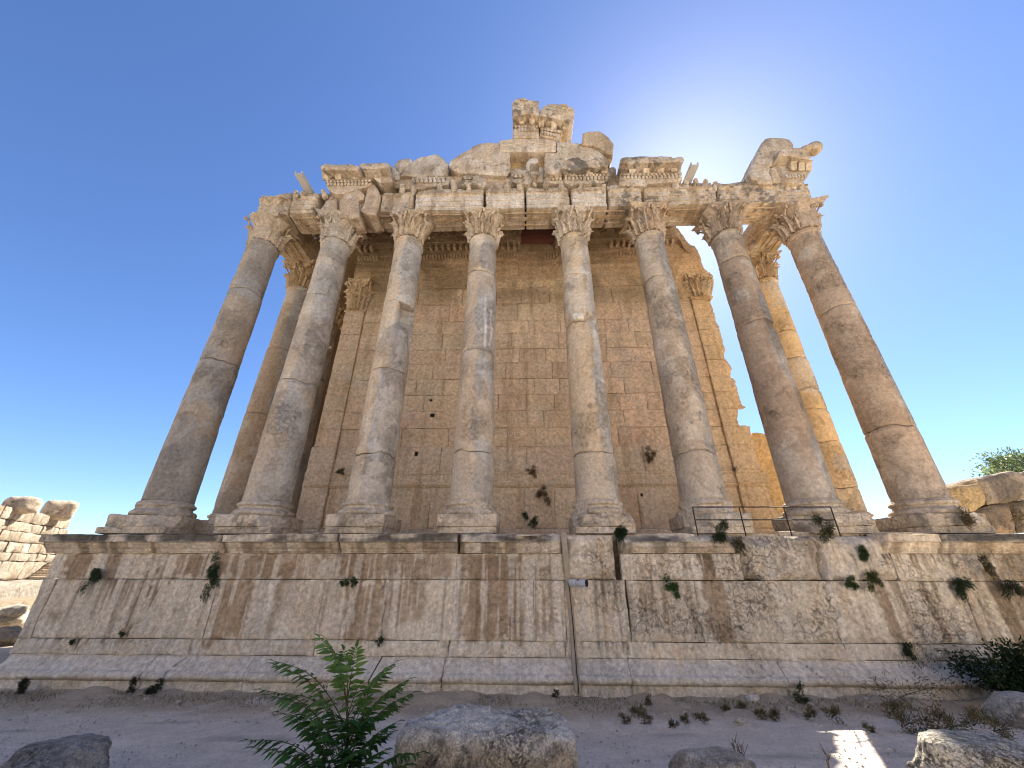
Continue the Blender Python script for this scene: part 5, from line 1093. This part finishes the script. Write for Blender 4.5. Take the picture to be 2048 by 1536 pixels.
for k, (px_, py_, z, r, lab, c0) in enumerate([(108, 1545, 1.18, (.72, .5, .46), 'rugged grey boulder half out of the bottom left of the photo', C3(.36, .34, .31)), (1425, 1556, 1.10, (.62, .45, .38), 'low pale rock cut off by the bottom edge, right of the foreground block', C3(.50, .44, .36)),
        (1972, 1572, 2.44, (.47, .38, .36), 'pale pitted boulder lit by the sun at the bottom right', C3(.58, .52, .42)), (2062, 1432, .8, (.75, .7, .5), 'grey boulder at the right edge in front of the dark bush', C3(.46, .43, .38))]):
    P0 = onZ(px_, py_, z); V, F = lump(P0, r, 95+k, .20, 1.2, 5); V += .03*fbm(V, 5, 4, 1050)[:, None]
    V[:, 2] = np.where(V[:, 2] > P0[2]+r[2]*.75, P0[2]+r[2]*.75+(V[:, 2]-P0[2]-r[2]*.75)*.35, V[:, 2])
    c = c0*(1+.25*fbm(V, 2.2, 4, 1051))[:, None]; c = mix(c, C3(.12, .11, .10), (.5*sstep(.15, .38, fbm(V, 3.5, 5, 1052, .65)))[:, None])
    Buf().add(V, F, c, .4).build('boulder', MROC, None, 70, org=(P0[0], P0[1], float(V[:, 2].min())), label=lab, cat='boulder', kind='thing')
rs = np.random.RandomState(44)
for k, (px_, py_, s) in enumerate([(1062, 1392, .16), (948, 1384, .15), (985, 1388, .14), (893, 1390, .09), (918, 1391, .10), (930, 1394, .07), (357, 1406, .10), (347, 1380, .09), (292, 1400, .08), (476, 1396, .07), (1507, 1404, .2), (1735, 1403, .13), (1830, 1418, .13), (1928, 1430, .11), (1622, 1410, .08), (1583, 1420, .07), (1252, 1398, .06), (1248, 1426, .06), (1330, 1425, .06), (1585, 1404, .07), (1368, 1426, .05), (130, 1378, .22), (1072, 1396, .08), (550, 1427, .09), (1480, 1445, .10)]):
    z = .45
    for _ in range(4): P0 = onZ(px_, py_, z); z = float(gz(P0[0], P0[1]))+.05
    V, F = lump((P0[0], P0[1], z+s*.25), np.array([s, s*.8, s*.65])*rs.uniform(.85, 1.1, 3), 120+k, .3, 1.2, 3); Buf().add(V, F, mix(WHITE, LIGHT, rs.rand())*rs.uniform(.8, 1.1), .3).build('stone', MROC, None, 60, org=(P0[0], P0[1], z), label='small loose pale stone lying on the ground along the podium foot', cat='stone', kind='thing', group='loose pale stones along the podium foot')

# ================================================================== fittings: railing, spotlight, cement channel
rl = thing('railing', (onY(1530, 1055, -.1)[0], -.1, 5.1), 'thin black iron railing on the broken podium edge between two column bases', 'railing')
tops = [onY(x, 1014, y) for x, y in ((1385, -.2), (1478, -.2), (1567, -.2), (1661, -.05))]; bots = [onY(x, y2, y) for x, y2, y in ((1389, 1062, -.2), (1486, 1068, -.2), (1586, 1070, -.2), (1679, 1058, -.05))]
for a, b2 in zip(tops, bots):
    V, F = tube(np.array([a, [a[0], a[1], min(b2[2], 5.0)]]), .022, 8); Buf().add(V, F).build('post', MIRON, rl)
for f in (0., .5):
    V, F = tube(np.array([[a[0], a[1], a[2]+(5.1-a[2])*f] for a in tops]), .02, 8); Buf().add(V, F).build('rail', MIRON, rl)
ch = thing('cement_channel', (onY(1155, 1380, -.3)[0], -.35, .45), 'grey brown cement strip running straight down the podium face behind the spotlight cable', 'cement strip')
pth = [(1127, 1064, -.17), (1131, 1110, -.15), (1136, 1160, -.03), (1141, 1200, -.03), (1147, 1280, -.03), (1149, 1312, -.085), (1150, 1328, -.16), (1152, 1345, -.31), (1154, 1362, -.43), (1155, 1385, -.42)]
A = np.array([onY(*q) for q in pth]); m = len(A); V = []
for dx, dy in ((-.10, .08), (-.09, -.02), (-.03, -.035), (.03, -.035), (.09, -.02), (.10, .08)): V.append(A+np.array([dx, dy, 0])+.012*np.stack([fbm(A+dx, 2, 2, 1), fbm(A+dx, 2, 2, 2), 0*A[:, 0]], -1))
V = np.concatenate([resample(list(v), .12, False)[:, :] for v in V]); k = len(V)//6; Buf().add(V, grid_faces(6, k), C3(.33, .28, .21), .1).build('cement_strip', MCEM, ch)
sp_ = thing('spotlight', tuple(onY(1150, 1172, -.25)), 'small grey cylindrical spotlight with a black lens fixed on the podium face', 'spotlight')
c0 = onY(1140, 1165.5, -.26); c1 = onY(1173, 1166.5, -.62); ax_ = (c1-c0); L_ = np.linalg.norm(ax_); ax_ /= L_
V, F = tube(np.array([c0, c0+ax_*.02, c0+ax_*L_*.40]), np.array([.105, .118, .118]), 24); Buf().add(V, F).build('housing', MGREY, sp_)
V, F = tube(np.array([c0+ax_*L_*.40, c0+ax_*L_*.62]), .06, 16); Buf().add(V, F).build('neck', MGREY, sp_)
V, F = tube(np.array([c0+ax_*L_*.58, c0+ax_*L_*.62, c0+ax_*L_*.97, c0+ax_*L_]), np.array([.10, .112, .125, .128]), 24); Buf().add(V, F).build('lamp_head', MGREY, sp_)
V, F = tube(np.array([c0+ax_*L_*1.0, c0+ax_*(L_*1.0+.012)]), .112, 24); Buf().add(V, F).build('lens', MBLACK, sp_)
mid = c0+ax_*L_*.55
V, F = tube(np.array([mid+[.0, -.0, -.13], mid+[0, .26, -.13]]), .022, 6); bb = Buf().add(V, F); V, F = tube(np.array([mid+[0, 0, .02], mid+[0, 0, -.14]]), .03, 6); bb.add(V, F).build('bracket', MGREY, sp_)
q = [onY(x, y, d) for x, y, d in ((1140, 1163, -.16), (1137, 1166, -.12), (1140, 1185, -.075), (1146, 1250, -.075), (1150, 1300, -.09), (1152, 1318, -.16), (1153, 1345, -.36), (1156, 1362, -.48), (1157, 1386, -.47))]
V, F = tube(resample(q, .1, False), .016, 6); Buf().add(V, F).build('cable', MIRON, sp_)

# ================================================================== plants
def leaf_quads(buf, P, D, Nn, L, W, col):
    """folded lance-shaped leaves: centre-line points P, directions D, face normals Nn"""
    P = np.asarray(P); n = len(P); S = np.cross(D, Nn); S /= np.linalg.norm(S, axis=1, keepdims=True)+1e-9
    L = np.broadcast_to(L, (n,))[:, None]; W = np.broadcast_to(W, (n,))[:, None]; dn = -Nn*L*.10
    V = np.stack([P, P+D*L*.35+S*W*.5-dn*.4, P+D*L*.38+dn*.0, P+D*L*.35-S*W*.5-dn*.4, P+D*L*.72+S*W*.32+dn*.8, P+D*L*.74+dn*.5, P+D*L*.72-S*W*.32+dn*.8, P+D*L+dn*2.2], 1).reshape(-1, 3)
    b0 = np.arange(n)[:, None]*8
    T = np.concatenate([b0+np.array([[0, 1, 2]]), b0+np.array([[0, 2, 3]]), b0+np.array([[4, 7, 5]]), b0+np.array([[5, 7, 6]])]); Q = np.concatenate([b0+np.array([[1, 4, 5, 2]]), b0+np.array([[2, 5, 6, 3]])])
    buf.add(V, [T, Q], np.repeat(col, 8, 0) if np.ndim(col) == 2 else col, 0)
def unit(v): return v/(np.linalg.norm(v, axis=-1, keepdims=True)+1e-9)
rs = np.random.RandomState(77)
SB = onY(692, 1536, -8.35); SB = np.array([SB[0], -8.35, float(gz(SB[0], -8.35))])
sapl = thing('sapling', tuple(SB), 'green sapling with long feathery leaves growing beside the foreground block', 'sapling')
tp = onY(700, 1380, -8.35); stem = np.stack([np.linspace(SB[0], tp[0], 12)+.03*np.sin(np.arange(12)), np.full(12, -8.35)+.03*np.cos(np.arange(12)), np.linspace(SB[2]-.1, tp[2], 12)], -1)
V, F = tube(stem, np.linspace(.035, .014, 12), 7); Buf().add(V, F).build('stem', MTWIG, sapl)
s2 = np.array([stem[5], stem[5]+[.12, .05, .25], onY(735, 1400, -8.25), onY(738, 1360, -8.2), onY(765, 1313, -8.2)]); V, F = tube(resample(list(s2), .08, False), .010, 6); Buf().add(V, F).build('stem', MTWIG, sapl)
TIPS = [(640, 1276, .95, .2), (655, 1283, .92, -.3), (688, 1302, .9, .4), (712, 1298, .92, -.2), (548, 1322, .8, .1), (552, 1330, .72, -.3), (524, 1380, .62, .2), (545, 1392, .55, -.5), (575, 1388, .66, .5), (498, 1480, .40, .0), (512, 1496, .35, -.5), (560, 1425, .5, .4), (585, 1500, .3, .3), (575, 1530, .25, -.4), (620, 1545, .15, .2), (786, 1328, .85, .2), (770, 1345, .8, -.4), (812, 1362, .72, .1), (806, 1376, .66, -.3), (822, 1388, .6, .3), (800, 1412, .55, -.2), (792, 1445, .45, -.5), (838, 1505, .3, -.3), (815, 1530, .22, -.5), (770, 1500, .35, -.6), (720, 1480, .45, -.7), (690, 1500, .4, -.8), (650, 1470, .5, -.7), (735, 1440, .55, -.6), (665, 1425, .6, -.6), (745, 1545, .2, -.6), (680, 1560, .15, -.5), (600, 1450, .45, -.4), (640, 1520, .25, -.6), (720, 1370, .85, -.3), (560, 1545, .12, .3), (850, 1545, .12, .2), (775, 1470, .4, .1), (700, 1440, .6, -.9), (725, 1500, .4, -1.), (735, 1400, .7, .5), (590, 1420, .5, .2)]
for k, (px_, py_, fs, dy) in enumerate(TIPS):
    tip = onY(px_, py_, -8.35+dy*.75); b0 = stem[int(np.clip(fs*11, 0, 11))]; v = tip-b0; L_ = np.linalg.norm(v)
    t = np.linspace(0, 1, 26)[:, None]; C = b0+v*t+np.array([0, 0, 1])*(.16*L_*np.sin(t*math.pi)*(1-.3*t))
    fb = Buf(); V, F = tube(C, np.linspace(.008, .003, 26), 5); fb.add(V, F, C3(.10, .10, .03), 0)
    tg = unit(np.gradient(C, axis=0)); side = unit(np.cross(tg, [0, 0, 1.])); up = unit(np.cross(side, tg)); npair = int(np.clip(L_/.062, 7, 15))
    pts = np.linspace(.22, .98, npair); br = rs.uniform(.6, 1.1)+.7*fs*(py_ < 1420)
    for sg in (-1, 1):
        ii = np.clip((pts*25).astype(int), 0, 25); P = C[ii]; dr = unit(side[ii]*sg*.95+tg[ii]*(.35+.55*pts[:, None]**2)-np.array([0, 0, 1])*rs.uniform(.05, .45, (npair, 1)))
        nn = unit(up[ii]+.35*rs.randn(npair, 3)); ll = .20*np.sin(math.pi*np.clip(pts*.80+.12, 0, 1))**.5*rs.uniform(.85, 1.1, npair)
        col = C3(.046, .125, .030)*br*rs.uniform(.75, 1.25, (npair, 1))*np.array([1+.5*fs*(py_ < 1400), 1, 1]); leaf_quads(fb, P, dr, nn, ll, ll*.30, col)
    leaf_quads(fb, C[-1:], tg[-1:], up[-1:], .16, .05, C3(.04, .11, .025)*br)
    fb.build('leaf_frond', MLEAF, sapl, 0)
def weed(name, px_, py_, Y, r, n, lab, col=C3(.028, .045, .014), hang=.5, L=.10, cat='weed', z=None, grp='weeds rooted in the stone joints', W=.035, spread=1., dry=0.):
    P0 = onY(px_, py_, Y) if z is None else onZ(px_, py_, z); rx = np.random.RandomState(int(px_*7+py_)); b_ = Buf()
    D = rx.randn(n, 3); D[:, 1] = -np.abs(D[:, 1])*.5; cl_ = rx.randn(7, 3)*np.array([.42*spread, .25, .55])*r; cl_[:, 2] -= hang*r*.35; cl_[:, 1] = -np.abs(cl_[:, 1])
    D = unit(D)*rx.uniform(.05, 1, (n, 1))**.6*np.array([r*spread, r*.6, r])*.45+cl_[rx.randint(0, 7, n)]*rx.uniform(.6, 1.15, (n, 1)); P = P0+D*np.array([1, 1, 1])+np.array([0, -.03, -hang*r*.3])
    d = unit(unit(D)+.6*rx.randn(n, 3)-np.array([0, 0, hang])); cc = col*rx.uniform(.55, 1.6, (n, 1)); cc = np.where(rx.rand(n, 1) < dry, C3(.16, .11, .05)*rx.uniform(.7, 1.3, (n, 1)), cc)
    leaf_quads(b_, P, d, unit(rx.randn(n, 3)+np.array([0, -1, .6])), L*rx.uniform(.6, 1.3, n), W, cc)
    for k in range(5):
        e = P[rx.randint(n)]; V, F = tube(np.array([P0+[0, .03, 0], P0*.5+e*.5+[0, -.02, .03], e]), .007, 4); b_.add(V, F, C3(.08, .06, .03), 0)
    return b_.build(name, MLEAF, None, 0, org=tuple(P0), label=lab, cat=cat, kind='thing', group=grp)
DRYC = C3(.10, .065, .03)
WD = [(198, 1138, -.05, .34, 260, 'dark ferny weed hanging below the cornice near the left end of the podium', C3(.025, .045, .015), 1., 0), (432, 1132, -.05, .40, 320, 'tallest dark weed on the podium face, left of centre just under the cornice', C3(.025, .045, .015), 1., 0),
 (690, 1162, -.03, .13, 90, 'small green tuft in the podium joint below the third column, left of its twin', C3(.04, .065, .02), .3, 0), (711, 1162, -.03, .14, 90, 'small green tuft in the podium joint below the third column, right of its twin', C3(.04, .065, .02), .3, 0),
 (1340, 1166, -.05, .24, 220, 'round green weed in the joint right of the spotlight', C3(.04, .075, .02), .6, 0), (1242, 1060, -.05, .30, 330, 'dense dark green weed packed under the plinth right of the middle gap', C3(.02, .035, .012), .1, 0),
 (1440, 1059, -.1, .34, 330, 'dark weeds spilling under the plinth behind the left half of the railing', C3(.022, .036, .014), .2, 0), (1473, 1082, -.12, .22, 130, 'thin drab weed drooping from the broken cornice below the railing', C3(.05, .05, .025), 1., .3),
 (1720, 1100, -.12, .22, 200, 'weed on the broken podium top, highest of the three between railing and corner', C3(.03, .055, .016), .7, 0), (1695, 1157, -.1, .20, 190, 'weed in the podium joint, left of the close pair below the broken cornice', C3(.03, .055, .016), .5, 0), (1738, 1150, -.1, .26, 240, 'yellowish weed in the podium joint, right of the close pair below the broken cornice', C3(.055, .07, .02), .7, 0),
 (1905, 1166, -.06, .34, 320, 'large dark weed under the right part of the cornice', C3(.022, .038, .014), .9, 0), (1960, 1120, -.25, .34, 200, 'drab weed tucked directly under the right cornice', C3(.035, .035, .018), .8, .3), (2012, 1160, -.06, .36, 260, 'dark hanging weed by the right edge under the cornice', C3(.02, .03, .012), 1., .1),
 (1815, 1297, -.06, .20, 220, 'dark green weed low on the podium face at right, above a slanting crack', C3(.022, .04, .014), .5, 0), (148, 1281, -.03, .08, 40, 'tiny dark tuft in a low joint at the left end of the podium', C3(.03, .045, .015), .4, 0), (763, 1280, -.03, .11, 60, 'tiny tuft at the foot of a vertical crack above the sapling', C3(.03, .05, .016), .3, 0),
 (246, 1267, -.03, .09, 40, 'sprig growing from the low crack below the brown streaks at left', C3(.035, .05, .016), .4, 0),
 (1080, 983, 5.55, .34, 260, 'large dry brown weed on the cella wall under the string course', DRYC, .8, .6), (1067, 938, 5.65, .22, 120, 'small dry brown weed on the cella wall above the string course', DRYC, .5, .7), (1297, 903, 5.65, .36, 240, 'dry brown weed hanging highest on the cella wall, right of the middle gap', DRYC, 1., .6),
 (1053, 1026, 5.6, .20, 120, 'green weed on the lower cella wall in the middle gap', C3(.03, .045, .016), 1., 0), (1066, 1049, 5.3, .24, 150, 'spiky green weed at the foot of the cella wall in the middle gap', C3(.03, .05, .016), -.6, 0), (683, 941, 5.5, .22, 110, 'green weed in the corner of the left pilaster base', C3(.03, .045, .016), .3, .2), (1470, 939, 5.5, .14, 30, 'sparse sprig beside the right pilaster', C3(.03, .035, .015), -.2, .3),
 (1645, 1051, .0, .40, 300, 'dark weeds under the column base behind the right half of the railing', C3(.022, .036, .013), .1, .2), (1927, 1040, .2, .36, 260, 'dry brown bush of weeds against the rightmost plinth', C3(.07, .055, .03), .2, .6), (2025, 1030, 5.6, .5, 120, 'dry weeds growing from the block wall at the right edge', C3(.09, .07, .04), .3, .6),
 (320, 1366, -.55, .22, 160, 'dark weed at the podium foot near the left end, by the broken torus', C3(.02, .03, .014), .1, .1), (270, 1372, -.6, .17, 110, 'low dark weed at the podium foot, left of the broken torus', C3(.02, .03, .014), .1, .1), (52, 1370, -.6, .24, 150, 'low dark weed at the podium foot by the left edge', C3(.018, .026, .014), .1, .1), (1602, 1394, -.6, .22, 130, 'green weed at the podium foot by the broken moulding at right', C3(.028, .05, .02), 0., .1), (1112, 1388, -.6, .12, 60, 'tiny green weed at the podium foot left of the cement strip', C3(.03, .05, .018), 0., .1)]
for q in WD: weed('weed', q[0], q[1], q[2], q[3]*.95, q[4]*4, q[5], q[6], q[7], .085 if q[3] > .2 else .06, dry=q[8], W=.020)
# tufts on the dry strip
for k, (px_, py_, s) in enumerate([(1295, 1404, .13), (1270, 1425, .16), (1290, 1436, .18), (1250, 1436, .12), (1405, 1436, .16), (1368, 1438, .12), (1450, 1415, .15), (1520, 1428, .18), (1548, 1430, .2), (1620, 1428, .18), (1665, 1434, .22), (1735, 1455, .13), (1345, 1449, .1), (1805, 1452, .34), (1850, 1455, .42), (1880, 1440, .34), (1890, 1462, .36), (1950, 1450, .3), (1990, 1460, .4), (1480, 1410, .14), (1780, 1425, .26)]):
    z = .5
    for _ in range(4): P0 = onZ(px_, py_, z); z = float(gz(P0[0], P0[1]))+.06
    weed('grass_tuft', px_, py_+3, 0, s*.72, int(330*s/.2), 'low green tuft of weeds on the dry strip in front of the podium', C3(.06, .075, .03), -.6, .075, 'grass tuft', z+s*.2, 'green tufts on the dry strip', .014, 1.5, .45)
# the sprawling grey scrub and the dark bush at right
weed('scrub', 1800, 1395, -1.3, .75, 520, 'thin grey green scrub standing before the podium at right', C3(.055, .06, .035), -.5, .14, 'scrub', None, None, .018, 1.5, .4)
def bush(name, px_, py_, Y, R3, n, lab, col, cat, L, trunk=None, W=.4, nclump=26, grp=None):
    P0 = onY(px_, py_, Y); rx = np.random.RandomState(int(px_)); root = thing(name, (P0[0], P0[1], P0[2]-R3[2]), lab, cat, grp); b_ = Buf(); tw = Buf()
    cl = unit(rx.randn(nclump, 3))*rx.uniform(.35, 1, (nclump, 1))*np.array(R3)
    for k in range(nclump):
        m = n//nclump; D = rx.randn(m, 3)*np.array(R3)*.20; P = P0+cl[k]+D; d = unit(unit(cl[k]+D)+.8*rx.randn(m, 3)+np.array([0, 0, .2])); br = rx.uniform(.5, 1.5)
        leaf_quads(b_, P, d, unit(rx.randn(m, 3)+np.array([0, 0, .8])), L*rx.uniform(.6, 1.3, m), L*W, col*br*rx.uniform(.7, 1.4, (m, 1)))
        base = P0+np.array([0, 0, -R3[2]*1.05]) if trunk is None else np.array(trunk); mid = base*.45+(P0+cl[k])*.55+rx.randn(3)*.1*R3[0]; V, F = tube(np.array([base, mid, P0+cl[k]]), np.array([.03, .02, .008])*(R3[0]), 5); tw.add(V, F)
    b_.build('foliage', MLEAF, root, 0); tw.build('branches', MTWIG, root); return root
bush('dark_bush', 2035, 1350, -1.25, (1.25, .7, .85), 8200, 'dark green bush crowding the podium foot at the right edge', C3(.014, .028, .010), 'bush', .11)
tr = bush('small_tree', 2030, 934, 13., (2.5, 1.6, .95), 3000, 'pale green small tree rising behind the block wall at the right edge', C3(.16, .22, .10), 'tree', .26, trunk=onY(2060, 1060, 13.), nclump=34)
# bare twigs by the path
for k, (px_, y0, y1, n, lab) in enumerate([(1492, 1560, 1478, 9, 'bare branching twig standing behind the low pale rock'), (1664, 1560, 1505, 4, 'short bare twig at the bottom edge left of the sunlit strip')]):
    a = onY(px_, y0, -6.0); b2 = onY(px_, y1, -6.0); bb = Buf(); rx = np.random.RandomState(k+3); a[2] = float(gz(a[0], a[1])); h = b2[2]-a[2]
    for q in range(n):
        e = a+np.array([rx.uniform(-.45, .35)*(h if k == 0 else .3*h), rx.uniform(-.15, .15), h*rx.uniform(.55, 1.)]); m_ = a*.5+e*.5+np.array([rx.uniform(-.05, .05), 0, .06]); V, F = tube(np.array([a, m_, e]), np.array([.010, .007, .003]), 5); bb.add(V, F)
        for _ in range(3): f = rx.uniform(.4, .9); s = m_*(1-f)+e*f; V, F = tube(np.array([s, s+np.array([rx.uniform(-.12, .12), 0, rx.uniform(.05, .16)])]), np.array([.004, .002]), 4); bb.add(V, F)
    bb.build('bare_twig', MTWIG, None, 0, org=tuple(a), label=lab, cat='twig', kind='thing')
# dry grass on the strip at the foot of the wall
n = 9000; rx = np.random.RandomState(8); X = rx.uniform(-19, 18, n); Yv = -.5-np.abs(rx.randn(n))*.85; k = fbm(np.stack([X, Yv, 0*X], -1), .8, 3, 1100) > -.1; X, Yv = X[k], Yv[k]; n = len(X)
P = np.stack([X, Yv, gz(X, Yv)+.06], -1); d = unit(np.stack([rx.randn(n)*.6, rx.randn(n)*.6, rx.uniform(.4, 1.2, n)], -1)); b_ = Buf()
leaf_quads(b_, P, d, unit(rx.randn(n, 3)), rx.uniform(.05, .15, n), .012, np.where(rx.rand(n, 1) < .2, C3(.05, .06, .025), C3(.27, .21, .12))*rx.uniform(.6, 1.2, (n, 1)))
b_.build('dry_grass', MLEAF, None, 0, kind='stuff')
# loose grit and pebbles, one mass
n = 9000; X = rx.uniform(-17, 16, n); Yv = rx.uniform(-6.5, -.5, n); k = (fbm(np.stack([X, Yv, 0*X], -1), .7, 3, 1110)+.35*sstep(-3.2, -1.6, Yv)) > .05; X, Yv = X[k], Yv[k]; n = len(X)
oc = np.array([[1, 0, 0], [0, 1, 0], [-1, 0, 0], [0, -1, 0], [0, 0, 1], [0, 0, -1]], float); r_ = .010+.035*rx.rand(n)**4
V = np.stack([X, Yv, gz(X, Yv)+.04], -1)[:, None]+(oc[None]*rx.uniform(.6, 1.3, (n, 6, 3))*np.array([1, .8, .7]))*r_[:, None, None]; f8 = np.array([[0, 1, 4], [1, 2, 4], [2, 3, 4], [3, 0, 4], [1, 0, 5], [2, 1, 5], [3, 2, 5], [0, 3, 5]])
gv = Buf(); gv.add(V.reshape(-1, 3), (np.arange(n)[:, None, None]*6+f8).reshape(-1, 3), np.repeat(mix(C3(.42, .37, .31), WHITE, rx.rand(n, 1)**2)*rx.uniform(.8, 1.1, (n, 1)), 6, 0), .2); gv.build('gravel', MGND, None, 30, kind='stuff')
# the old fortress wall behind the viewer: out of the frame, it throws sunlight back on the shaded front
fw = thing('fortress_wall', (0, -33, 1), 'long pale fortress wall facing the temple front from across the path', 'wall')
for k in range(7):
    V, F = rough_box((-48+16*k, -34+.3*math.sin(k*3), 8.5), (15.9, 3, 17), .8, .12, .12, .7, 1200+k); Buf().add(V, F, C3(.60, .54, .45)*(1+.15*fbm(V, .4, 3, 1201))[:, None], .4).build('wall_section', MROC, fw)
